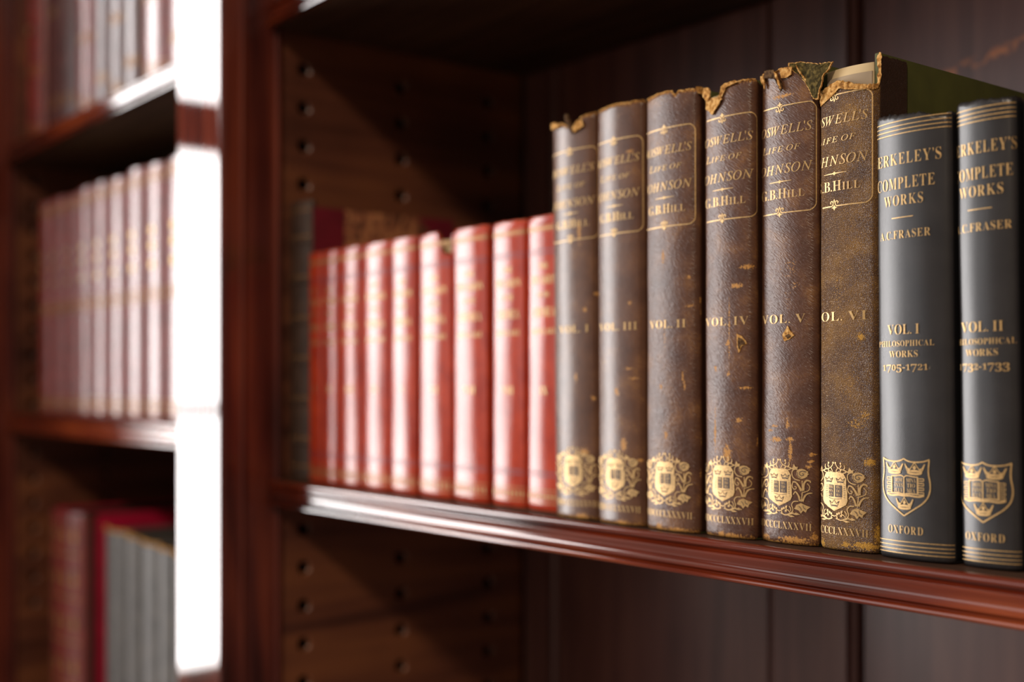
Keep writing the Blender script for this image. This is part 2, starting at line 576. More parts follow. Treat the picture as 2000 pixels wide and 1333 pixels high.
def back(x0, x1, stiles):
    bp = into(box('back_panel', x0, x1, YB + 0.022, YB + 0.03, BZ0, BZ1, M['wood_back']), case)
    gap = 0.0034
    edges = [x0] + [v for st in stiles for v in st] + [x1]
    for a, b in zip(edges[0::2], edges[1::2]):
        if b - a > 0.02:
            bm = bmesh.new()
            add_box(bm, a + gap, b - gap, YB + 0.006, YB + 0.0225, BZ0, BZ1, bev=0.0012)
            link_mesh('panel_field', bm, M['wood_back'], bp)
    for a, b in stiles:
        bm = bmesh.new()
        e = 0.0022
        prof = [(a, YB + 0.0225), (a, YB + 0.0055), (a + e * 0.5, YB + 0.0032), (a + e * 1.5, YB + 0.0022), (a + e * 2.3, YB + 0.003), (a + e * 2.5, YB + 0.0045), (a + e * 3.0, YB + 0.0045), (a + e * 3.1, YB),
                (b - e * 3.1, YB), (b - e * 3.0, YB + 0.0045), (b - e * 2.5, YB + 0.0045), (b - e * 2.3, YB + 0.003), (b - e * 1.5, YB + 0.0022), (b - e * 0.5, YB + 0.0032), (b, YB + 0.0055), (b, YB + 0.0225)]
        prism_z(bm, prof, BZ0, BZ1)
        link_mesh('panel_stile', bm, M['wood_back'], bp)
    return bp


back(SX, RX1, [(SX, SX + 0.045), (-0.603, -0.5245), (-0.19, -0.115)])
back(LX0, LX1, [(-1.33, -1.255)])

# moulded front edge of a shelf: p is the distance out from the board, z below the top, in millimetres
MOULD = [(0, 0), (0.9, -0.1), (1.7, -0.5), (2.3, -1.2), (2.5, -2.0), (2.4, -2.8), (2.0, -3.5), (1.0, -3.95), (0.0, -4.1),
         (-0.4, -4.2), (-0.4, -4.5), (0.4, -5.3), (2.0, -6.1), (2.3, -6.15),
         (2.45, -6.2), (2.5, -6.6), (2.2, -8.0), (1.65, -9.6), (1.4, -11.0), (1.5, -12.2), (1.95, -13.4), (2.7, -14.4), (3.2, -14.8),
         (3.3, -14.9), (2.4, -15.0), (1.2, -15.2), (1.1, -15.45), (1.9, -16.3), (2.9, -16.6),
         (3.5, -16.75), (4.2, -17.1), (4.5, -17.8), (4.5, -18.5), (4.1, -19.2), (3.3, -19.6), (2.4, -19.7), (-0.5, -19.7), (-0.5, 0)]


def shelf(x0, x1, z, scale, label, group=None):
    root = empty('shelf', ((x0 + x1) / 2, 0.46, z), label, 'shelf', group)
    t = 0.0197 * scale
    a = box('shelf_board', x0, x1, 0.4606, YB - 0.001, z - t, z, M['wood_top'], None)
    into(a, root)
    prof = [(0.46 - p * 0.001, z + zz * 0.001 * scale) for p, zz in MOULD]
    into(prism_x('front_moulding', prof, x0, x1, M['wood_h'], None, nseg=60, wob=0.00012, seed=3), root)
    return root


G1 = 0.0008
shelf(SX + 0.0035, RX1 - G1, 0.0, 1.0, 'dark mahogany shelf with moulded front edge under the brown and red books')
shelf(SX + 0.0035, RX1 - G1, 0.383, 1.0, 'dark shelf overhead at the top of the bay, above the brown books')
shelf(LX0 + 0.0035, LX1 - G1, 0.0415, 1.2, 'mahogany shelf left of the pilaster under the middle row of red-brown books')
shelf(LX0 + 0.0035, LX1 - G1, 0.3735, 1.1, 'mahogany shelf left of the pilaster under the topmost row of books')
shelf(LX0 + 0.0035, LX1 - G1, -0.33, 1.2, 'lowest shelf left of the pilaster under the tall crimson book')

# ------------------------------------------------------------------ lettering
BOLD, ITAL = 0x1D400, 0x1D434
GL = {}


def glyph(ch, style):
    key = (ch, style)
    if key in GL:
        return GL[key]
    c = ch
    if 'A' <= ch <= 'Z':
        c = chr((BOLD if style == 'b' else ITAL) + ord(ch) - 65)
    elif ch.isdigit():
        c = chr(0x1D7CE + int(ch))
    cu = bpy.data.curves.new('glyph', 'FONT')
    cu.body = c
    cu.size = 1.0
    cu.resolution_u = 4
    if style == 'b':
        cu.offset = -0.009
    tmp = bpy.data.objects.new('glyph', cu)
    COL.objects.link(tmp)
    bpy.context.view_layer.update()
    me = bpy.data.meshes.new_from_object(tmp.evaluated_get(bpy.context.evaluated_depsgraph_get()))
    vs = [(v.co.x, v.co.y) for v in me.vertices]
    fs = [tuple(p.vertices) for p in me.polygons]
    bpy.data.objects.remove(tmp)
    bpy.data.meshes.remove(me)
    bpy.data.curves.remove(cu)
    x0 = min((v[0] for v in vs), default=0)
    x1 = max((v[0] for v in vs), default=0.2)
    GL[key] = ([(x - x0, y) for x, y in vs], fs, x1 - x0)
    return GL[key]


class Flat:
    """Flat artwork in (s, z) metres: s along the unrolled spine, z up."""
    def __init__(self):
        self.v, self.f = [], []

    def poly(self, pts):
        b = len(self.v)
        self.v += pts
        self.f.append(tuple(range(b, b + len(pts))))

    def text(self, string, s, z, cap, width=None, style='b', small=None, oldstyle=False, track=0.07):
        """string centred on s with its baseline on z; small: characters set as small capitals (from that index on)."""
        capH = max(v[1] for v in glyph('H', style)[0])
        x = 0
        parts = []
        for i, ch in enumerate(string):
            if ch == ' ':
                x += 0.24
                continue
            vs, fs, adv = glyph(ch, style)
            k, dy = 1.0, 0.0
            if small is not None and i >= small and ch.isalpha():
                k = 0.76
            if oldstyle and ch.isdigit():
                if ch in '0123':
                    k = 0.74
                if ch in '79345':
                    k, dy = 1.0, -0.26 * capH
                if ch == '3':
                    k = 1.0
            tr = track
            if style == 'i' and ch in "'":
                dy += 0.04
            parts.append(([(x + a * k, b * k + dy) for a, b in vs], fs))
            x += adv * k + tr * (0.45 if style == 'i' else 1.0)
        if not parts:
            return
        tot = max(a for vs, _ in parts for a, _ in vs)
        kz = cap / capH
        kx = (width / tot) if width else kz
        for vs, fs in parts:
            b = len(self.v)
            self.v += [(s + (a - tot / 2) * kx, z + c * kz) for a, c in vs]
            self.f += [tuple(i + b for i in f) for f in fs]

    def stroke(self, pts, w0, w1=None, sub=3, closed=False):
        """Smoothed polyline drawn as a ribbon; the width runs from w0 to w1."""
        w1 = w0 if w1 is None else w1
        P = [Vector(p) for p in pts]
        if len(P) > 2 and sub > 1:
            Q = []
            n = len(P)
            rng = range(n if closed else n - 1)
            for i in rng:
                p0 = P[(i - 1) % n] if (closed or i > 0) else P[0]
                p1, p2 = P[i], P[(i + 1) % n]
                p3 = P[(i + 2) % n] if (closed or i + 2 < n) else P[-1]
                for k in range(sub):
                    t = k / sub
                    Q.append(0.5 * ((2 * p1) + (p2 - p0) * t + (2 * p0 - 5 * p1 + 4 * p2 - p3) * t * t + (3 * p1 - p0 - 3 * p2 + p3) * t ** 3))
            if not closed:
                Q.append(P[-1])
            P = Q
        elif len(P) == 2:
            k = max(1, int((P[1] - P[0]).length / 0.002))
            P = [P[0].lerp(P[1], i / k) for i in range(k + 1)]
        n = len(P)
        b = len(self.v)
        for i, p in enumerate(P):
            a = P[i - 1] if (i > 0 or closed) else p
            c = P[(i + 1) % n] if (i < n - 1 or closed) else p
            d = (c - a)
            d = d.normalized() if d.length > 1e-9 else Vector((1, 0))
            nn = Vector((-d.y, d.x))
            w = (w0 + (w1 - w0) * i / max(1, n - 1)) / 2
            self.v += [tuple(p + nn * w), tuple(p - nn * w)]
        for i in range(n if closed else n - 1):
            j = (i + 1) % n
            self.f.append((b + 2 * i, b + 2 * i + 1, b + 2 * j + 1, b + 2 * j))

    def dot(self, s, z, r, k=10):
        self.poly([(s + r * math.cos(2 * math.pi * i / k), z + r * math.sin(2 * math.pi * i / k)) for i in range(k)])

    def rect(self, s0, s1, z0, z1):
        k = max(1, int(abs(s1 - s0) / 0.0015))
        for i in range(k):
            a, b = s0 + (s1 - s0) * i / k, s0 + (s1 - s0) * (i + 1) / k
            self.poly([(a, z0), (b, z0), (b, z1), (a, z1)])

    def split(self):
        """Hand over what has been drawn so far and start afresh."""
        g = Flat()
        g.v, g.f = self.v, self.f
        self.v, self.f = [], []
        return g

    def build(self, name, book, lift, mat, parent):
        bm = bmesh.new()
        vs = []
        for s, z in self.v:
            x, y, nx, ny = book.at(s)
            vs.append(bm.verts.new((x + nx * lift, y + ny * lift, z)))
        for f in self.f:
            try:
                bm.faces.new([vs[i] for i in f])
            except ValueError:
                pass
        for f in bm.faces:
            f.normal_update()
            if f.normal.y > 0:
                f.normal_flip()
        return link_mesh(name, bm, mat, parent, smooth=False)


# ------------------------------------------------------------------ books
class Book:
    """Upright book with a rounded back. Local frame: x thickness, y depth (0 at the apex of the back), z up."""
    def __init__(self, x, y, w, h, depth, pc, rs, z=0.0, lean=0.0, label='', cat='book', group=None, seed=0, name='book'):
        """pc: half angle (degrees) of the gently rounded middle of the back; rs: radius of its shoulders."""
        self.w, self.h, self.d = w, h, depth
        self.pc, self.pe, self.rs = rad(pc), rad(75), rs
        self.R = (w / 2 - rs * (math.sin(self.pe) - math.sin(self.pc))) / math.sin(self.pc)
        self.S = self.R * self.pc + rs * (self.pe - self.pc)
        self.b = self.R * (1 - math.cos(self.pc)) + rs * (math.cos(self.pc) - math.cos(self.pe))
        self.seed = seed
        self.root = empty(name, (x, y, z + 0.0004), label, cat, group)
        if lean:
            self.root.rotation_euler = (0, -rad(lean), 0)

    def at(self, s):
        sg = 1 if s > 0 else -1
        a = abs(s)
        if a <= self.R * self.pc:
            p = s / self.R
            return self.R * math.sin(p), self.R * (1 - math.cos(p)), math.sin(p), -math.cos(p)
        if a <= self.S:
            p = self.pc + (a - self.R * self.pc) / self.rs
            return (sg * (self.R * math.sin(self.pc) + self.rs * (math.sin(p) - math.sin(self.pc))),
                    self.R * (1 - math.cos(self.pc)) + self.rs * (math.cos(self.pc) - math.cos(p)), sg * math.sin(p), -math.cos(p))
        return sg * self.w / 2, self.b + (abs(s) - self.S), sg * 1.0, 0.0

    def spine(self, mat, top=None, ext=0.006, nu=36, nv=60, wear=(), edge=0.5, name='spine', jag=0.0005, base_edge=0.0025):
        """top: list of (s, z) giving the torn head of the back; wear: (s, z, rs, rz) rubbed places, metres."""
        th = 0.0013
        S = self.S + ext
        ss = [-S + 2 * S * i / nu for i in range(nu + 1)]
        ss = sorted(set([round(v, 6) for v in ss] + [round(-self.S, 6), round(self.S, 6)]))
        bm = bmesh.new()
        uvl = bm.loops.layers.uv.new('UVMap')
        wl = bm.verts.layers.float.new('wear')

        def ztop(s):
            z = self.h
            if top:
                if s <= top[0][0]:
                    z = top[0][1]
                elif s >= top[-1][0]:
                    z = top[-1][1]
                else:
                    for (a, za), (b, zb) in zip(top, top[1:]):
                        if a <= s <= b:
                            z = za + (zb - za) * (s - a) / max(1e-6, b - a)
                            break
            return z + jag * mnoise.noise(Vector((s * 900, self.seed * 7.1, 0.3))) + jag * 0.6 * mnoise.noise(Vector((s * 2600, self.seed * 3.3, 4.3)))
        self.ztop = ztop
        outer, inner, data = [], [], []
        for s in ss:
            zt = ztop(s)
            x, y, nx, ny = self.at(s)
            co, ci, cd = [], [], []
            for j in range(nv + 1):
                t = j / nv
                # denser at both ends
                z = zt * t
                rd = 0.0
                for dd in (z, zt - z):
                    if dd < 0.0022:
                        rd = max(rd, 0.0009 * (1 - dd / 0.0022) ** 2)
                bump = 0.00022 * mnoise.noise(Vector((s * 60, z * 25, self.seed * 1.7)))
                o = bump - rd
                v = bm.verts.new((x + nx * o, y + ny * o, z))
                wv = 0.0
                for (ws, wz, rs, rz, *st) in wear:
                    q = ((s - ws) / rs) ** 2 + ((z - wz) / rz) ** 2
                    if q < 4:
                        wv = max(wv, (st[0] * 1000 if st else 1.0) * math.exp(-q * 0.9))
                if edge:
                    wv = max(wv, edge * math.exp(-((zt - z) / 0.0017) ** 2), edge * 0.9 * math.exp(-(z / base_edge) ** 2))
                v[wl] = wv if abs(s) <= self.S + 0.0005 else -1.0
                co.append(v)
                ci.append(bm.verts.new((x + nx * (o - th), y + ny * (o - th), z)))
                cd.append((s * 100, z * 100))
            outer.append(co)
            inner.append(ci)
            data.append(cd)
        n, m = len(ss) - 1, nv

        def face(vs, uvs):
            f = bm.faces.new(vs)
            for l, u in zip(f.loops, uvs):
                l[uvl].uv = u
        for i in range(n):
            for j in range(m):
                face((outer[i][j], outer[i + 1][j], outer[i + 1][j + 1], outer[i][j + 1]), (data[i][j], data[i + 1][j], data[i + 1][j + 1], data[i][j + 1]))
                face((inner[i][j + 1], inner[i + 1][j + 1], inner[i + 1][j], inner[i][j]), (data[i][j + 1], data[i + 1][j + 1], data[i + 1][j], data[i][j]))
            face((outer[i][m], outer[i + 1][m], inner[i + 1][m], inner[i][m]), (data[i][m], data[i + 1][m], data[i + 1][m], data[i][m]))
            face((outer[i + 1][0], outer[i][0], inner[i][0], inner[i + 1][0]), (data[i + 1][0], data[i][0], data[i][0], data[i + 1][0]))
        for j in range(m):
            face((outer[0][j + 1], inner[0][j + 1], inner[0][j], outer[0][j]), (data[0][j + 1], data[0][j + 1], data[0][j], data[0][j]))
            face((outer[n][j], inner[n][j], inner[n][j + 1], outer[n][j + 1]), (data[n][j], data[n][j], data[n][j + 1], data[n][j + 1]))
        self.sp = link_mesh(name, bm, mat, self.root, angle=60)
        self.ss = ss
        return self.sp

    def boards(self, mat, hb=None, th=0.0024, inset=0.0005):
        hb = hb or self.h - 0.002
        out = []
        for sg in (-1, 1):
            xo = sg * (self.w / 2 - inset)
            xi = sg * (self.w / 2 - inset - th)
            bm = bmesh.new()
            add_box(bm, min(xo, xi), max(xo, xi), self.b + 0.0002, self.d, 0, hb, bev=0.0005)
            bd = link_mesh('board', bm, mat, self.root)
            out.append(bd)
        return out

    def pages(self, mat, top=None, sq=0.003, front=0.0026):
        top = top or self.h - 0.005
        hw = self.w / 2 - 0.0031
        prof = self.front_arc(front, hw)
        prof += [(hw, self.d - sq), (-hw, self.d - sq)]
        bm = bmesh.new()
        prism_z(bm, prof, sq, top)
        return link_mesh('page_block', bm, mat, self.root)

    def front_arc(self, off, hw, K=16):
        out = []
        for k in range(K + 1):
            x, y, nx, ny = self.at(-self.S + 2 * self.S * k / K)
            x, y = x - nx * off, y - ny * off
            out.append((max(-hw, min(hw, x)), y))
        return out

    def torn_edge(self, s0, s1, mat, r=0.0008, step=0.0006, dz=0.0, parent=None, pts=None, name='torn_edge'):
        """A ragged, fibrous lip of bare leather along the head of the back."""
        line = []
        if pts:
            P = pts
            for (a, za), (b, zb) in zip(P, P[1:]):
                k = max(1, int(math.hypot(b - a, zb - za) / step))
                line += [(a + (b - a) * i / k, za + (zb - za) * i / k) for i in range(k)]
            line.append(P[-1])
        else:
            k = int((s1 - s0) / step)
            line = [(s0 + (s1 - s0) * i / k, self.ztop(s0 + (s1 - s0) * i / k) + dz) for i in range(k + 1)]
        bm = bmesh.new()
        rings = []
        K = 8
        for i, (s, z) in enumerate(line):
            x, y, nx, ny = self.at(s)
            rr = r * (0.75 + 0.9 * abs(mnoise.noise(Vector((i * 0.37, self.seed, 1.1))))) * (0.35 if i in (0, len(line) - 1) else 1)
            jz = 0.5 * r * mnoise.noise(Vector((i * 0.6, self.seed, 9.7)))
            c = Vector((x - nx * 0.0004, y - ny * 0.0004, z + jz))
            rings.append([bm.verts.new(c + Vector((nx, ny, 0)) * (rr * math.cos(2 * math.pi * k / K)) + Vector((0, 0, 1)) * (rr * 1.15 * math.sin(2 * math.pi * k / K))) for k in range(K)])
        for a, b in zip(rings, rings[1:]):
            for k in range(K):
                bm.faces.new((a[k], a[(k + 1) % K], b[(k + 1) % K], b[k]))
        bm.faces.new(rings[0][::-1])
        bm.faces.new(rings[-1])
        bmesh.ops.recalc_face_normals(bm, faces=bm.faces)
        return link_mesh(name, bm, mat, parent or self.sp)

    def patch(self, pts, lift, mat, thick=0.0007, curl=0.0, name='torn_flap', parent=None, rough=0.0005):
        """A torn scrap: polygon in (s, z) laid on the back, lifted off it, with thickness and a ragged outline."""
        P = [Vector(p) for p in pts]
        Q = []
        for a, b in zip(P, P[1:] + P[:1]):
            k = max(1, int((b - a).length / 0.0009))
            for i in range(k):
                q = a.lerp(b, i / k)
                Q.append(q + Vector((mnoise.noise(Vector((q.x * 1500, q.y * 1500, self.seed))), mnoise.noise(Vector((q.x * 1500, q.y * 1500, self.seed + 5))))) * rough)
        c = sum(Q, Vector((0, 0))) / len(Q)
        bm = bmesh.new()
        layers = []
        for f in (1.0, 0.66, 0.33):
            for side in (1, 0):
                ring = []
                for q in Q:
                    p = c + (q - c) * f
                    x, y, nx, ny = self.at(p.x)
                    o = lift + (thick if side else 0) + curl * f * f * (0.6 + 0.6 * mnoise.noise(Vector((p.x * 500, p.y * 500, self.seed + 2)))) + 0.0002 * mnoise.noise(Vector((p.x * 2000, p.y * 2000, 3)))
                    ring.append(bm.verts.new((x + nx * o, y + ny * o, p.y)))
                layers.append(ring)
        n = len(Q)
        A1, A0, B1, B0, C1, C0 = layers
        for u, v in ((A0, A1), (A1, B1), (B1, C1), (B0, A0), (C0, B0)):
            for i in range(n):
                j = (i + 1) % n
                bm.faces.new((u[i], u[j], v[j], v[i]))
        bm.faces.new(C1)
        bm.faces.new(C0[::-1])
        bmesh.ops.recalc_face_normals(bm, faces=bm.faces)
        return link_mesh(name, bm, mat, parent or self.sp)


# ------------------------------------------------------------------ crests
def wreath_crest(book, s0, parent):
    """Shield with three crowns and an open book inside a flower wreath, stamped in gold."""
    g, d, t2 = Flat(), Flat(), Flat()

    def P(x, y, m=1):
        return (s0 + m * (x - 310) * 4.5e-5, 0.041 - (y - 160) * 3.53e-5)
    W = 0.00048
    for m in (1, -1):
        q = lambda *a: [P(a[i], a[i + 1], m) for i in range(0, len(a), 2)]
        g.stroke(q(500, 300, 440, 270, 385, 255, 345, 225, 325, 180), W, W * 0.7)
        g.stroke(q(360, 235, 345, 265, 335, 290, 355, 302, 370, 285), W * 0.8)
        for a in (q(385, 235, 400, 215, 392, 185), q(430, 260, 445, 235, 437, 200), q(400, 270, 385, 290, 400, 310), q(470, 280, 450, 300, 420, 310)):
            g.stroke(a, W * 1.5, W * 0.6)
        g.poly(q(480, 290, 500, 225, 520, 262, 552, 262, 535, 290, 545, 305))
        for x, y in ((392, 182), (325, 178)):
            g.dot(*P(x, y, m), 0.0005)
        # rose
        g.poly(q(535, 315, 560, 292, 595, 284, 630, 294, 650, 310, 668, 322, 662, 340, 678, 352, 658, 366, 655, 388, 630, 408, 590, 422, 552, 405, 532, 365))
        d.stroke(q(640, 325, 605, 315, 572, 330, 568, 362, 595, 380, 615, 362, 600, 345), 0.00032)
        d.stroke(q(545, 330, 545, 380, 580, 405), 0.00026)
        g.stroke(q(545, 290, 495, 305, 478, 345, 485, 395, 520, 432, 575, 445), W)
        # upper lily
        g.stroke(q(598, 445, 600, 510, 600, 590), W * 1.1)
        g.stroke(q(590, 585, 560, 520, 525, 472, 485, 468), W * 2.4, W * 1.0)
        g.stroke(q(612, 580, 618, 490, 650, 440, 688, 448, 690, 470), W * 2.4, W * 1.0)
        g.stroke(q(490, 475, 480, 520, 495, 560, 525, 562, 532, 538, 510, 530), W * 0.9)
        g.stroke(q(655, 480, 682, 520, 672, 570, 630, 595, 600, 605), W * 0.9)
        # lower lily
        g.stroke(q(600, 600, 596, 660, 588, 730), W * 1.1)
        g.stroke(q(575, 725, 556, 650, 520, 600, 495, 640), W * 2.2, W * 0.8)
        g.stroke(q(602, 725, 630, 650, 665, 615, 712, 606), W * 2.2, W * 0.9)
        # bell flower
        g.poly(q(505, 832, 535, 775, 585, 748, 640, 775, 692, 795, 655, 830, 642, 872, 610, 850, 585, 892, 558, 850))
        d.stroke(q(560, 790, 585, 820, 590, 850), W * 0.6)
        d.stroke(q(610, 775, 615, 810, 640, 830), W * 0.6)
        g.stroke(q(555, 728, 500, 735, 474, 780, 490, 840, 475, 885, 420, 915), W)
        g.stroke(q(420, 800, 398, 812, 408, 845, 440, 865, 455, 890), W * 1.0)
        g.stroke(q(440, 800, 462, 830, 462, 870), W * 0.9)
        for x, y in ((350, 850), (400, 868), (405, 815), (375, 835)):
            g.dot(*P(x, y, m), 0.0006)
        g.stroke(q(310, 880, 335, 872, 352, 892, 340, 915), W * 0.9)
        g.stroke(q(335, 900, 390, 925, 450, 912, 500, 885), W * 1.1)
        g.poly(q(480, 905, 530, 880, 578, 905, 530, 915))
        g.poly(q(415, 925, 470, 922, 512, 938, 460, 948))
    # shield: a fan of gold
    half = [(0, 330), (55, 318), (95, 300), (122, 318), (155, 380), (152, 470), (165, 560), (168, 670), (150, 720), (85, 765), (0, 812)]
    pts = [P(310 + a, b) for a, b in half]
    ptl = [P(310 - a, b) for a, b in half]
    for k in range(len(half) - 1):
        n = 4
        for i in range(n):
            u0, u1 = i / n, (i + 1) / n
            for arr in (pts, ptl):
                mid0, mid1 = (s0, pts[k][1]), (s0, pts[k + 1][1])
                f = lambda c, e, u: (c[0] + (e[0] - c[0]) * u, c[1] + (e[1] - c[1]) * u)
                g.poly([f(mid0, arr[k], u0), f(mid0, arr[k], u1), f(mid1, arr[k + 1], u1), f(mid1, arr[k + 1], u0)])

    def crown(x, y, w, h):
        d.stroke([P(x - w, y - h), P(x - w * 0.7, y + h * 0.5), P(x + w * 0.7, y + h * 0.5), P(x + w, y - h)], 0.00028, sub=1)
        d.stroke([P(x - w, y - h), P(x - w * 0.45, y - h * 0.1), P(x, y - h * 1.3), P(x + w * 0.45, y - h * 0.1), P(x + w, y - h)], 0.00028, sub=1)
        d.stroke([P(x - w * 0.7, y + h * 0.9), P(x, y + h * 0.7), P(x + w * 0.7, y + h * 0.9)], 0.00035)
    crown(235, 405, 55, 30)
    crown(390, 405, 55, 30)
    crown(310, 715, 65, 38)
    for (a, b) in ((235, 302), (322, 412)):
        d.rect(P(a, 0)[0], P(b, 0)[0], P(0, 625)[1], P(0, 468)[1])
    for x, rows in ((268, ('DOM', 'INVS', 'ILLV')), (367, ('MINA', 'TIO', 'MEA'))):
        for k, r in enumerate(rows):
            t2.text(r, P(x, 0)[0], P(0, 512 + 50 * k)[1], 0.00125, width=0.0024)
    for k in range(7):
        d.stroke([P(190, 480 + 24 * k), P(218, 480 + 24 * k)], 0.0002)
        d.stroke([P(430, 480 + 24 * k), P(452, 480 + 24 * k)], 0.0002)
    d.stroke([P(235, 640), P(310, 655), P(412, 640)], 0.0002)
    o = g.build('gilt_crest', book, 0.00022, M['gilt'], parent)
    d.build('crest_engraving', book, 0.00034, M['ink'], parent)
    t2.build('crest_lettering', book, 0.00046, M['gilt'], parent)
    return o


def outline_crest(book, s0, parent):
    """Outlined shield with three crowns and an open lettered book."""
    g, d = Flat(), Flat()

    def P(x, y):
        return (s0 + (x - 435) * 2.74e-5, 0.0191 + (1220 - y) * 2.37e-5)
    W = 0.00062
    right = [(435, 158), (500, 195), (590, 215), (700, 212), (800, 195), (880, 160)]
    g.stroke([P(*p) for p in right], W)
    g.stroke([P(870 - a, b) for a, b in right], W)
    side = [(875, 160), (862, 330), (866, 450), (888, 600), (882, 740), (845, 860), (750, 980), (600, 1095), (435, 1215)]
    g.stroke([P(*p) for p in side], W)
    g.stroke([P(870 - a, b) for a, b in side], W)

    def crown(x, y, w, h):
        c = lambda a, b: P(x + a * w, y - b * h)
        g.stroke([c(-0.5, 0.42), c(-0.28, -0.2), c(0, 0.55), c(0.28, -0.2), c(0.5, 0.42)], W * 0.9, sub=1)
        g.stroke([c(-0.5, 0.42), c(-0.36, -0.25)], W * 0.8)
        g.stroke([c(0.5, 0.42), c(0.36, -0.25)], W * 0.8)
        g.dot(*c(-0.3, -0.06), 0.0005)
        g.dot(*c(0.3, -0.06), 0.0005)
        g.poly([c(-0.1, 0.08), c(0, 0.32), c(0.1, 0.08), c(0, -0.1)])
        g.stroke([c(-0.36, -0.24), c(0, -0.16), c(0.36, -0.24)], W * 0.9)
        g.stroke([c(-0.36, -0.36), c(-0.2, -0.5), c(0.2, -0.5), c(0.36, -0.36), c(0.2, -0.27), c(-0.2, -0.27)], W * 0.8, closed=True)
        g.stroke([c(-0.34, -0.38), c(0, -0.43), c(0.34, -0.38)], W * 0.8)
    crown(628, 335, 350, 205)
    crown(870 - 628, 335, 350, 205)
    crown(440, 985, 320, 205)
    for m in (0, 1):
        X = (lambda a: a) if not m else (lambda a: 870 - a)
        g.stroke([P(X(435), 505), P(X(470), 475), P(X(520), 470), P(X(600), 485), P(X(690), 490)], W * 0.8)
        g.stroke([P(X(682), 490), P(X(682), 800)], W * 1.1)
        g.stroke([P(X(435), 815), P(X(540), 800), P(X(690), 805)], W * 0.9)
        g.stroke([P(X(435), 845), P(X(540), 835), P(X(690), 850), P(X(790), 820)], W * 1.2)
        for k in range(8):
            y = 515 + 42 * k
            g.stroke([P(X(690), y), P(X(785), y)], W * 0.62)
            if k % 2 == 0:
                g.stroke([P(X(785), y), P(X(785), y + 42)], W * 0.5)
    g.stroke([P(435, 490), P(435, 815)], W * 0.8)
    for x, rows in ((330, ('DOM', 'INVS', 'ILLV')), (565, ('MINA', 'TIO', 'MEA'))):
        for k, r in enumerate(rows):
            g.text(r, P(x, 0)[0], P(0, 590 + 95 * k)[1], 0.0017, width=(0.0046 if len(r) > 3 else 0.0040))
    return g.build('gilt_crest', book, 0.00022, M['gilt'], parent)


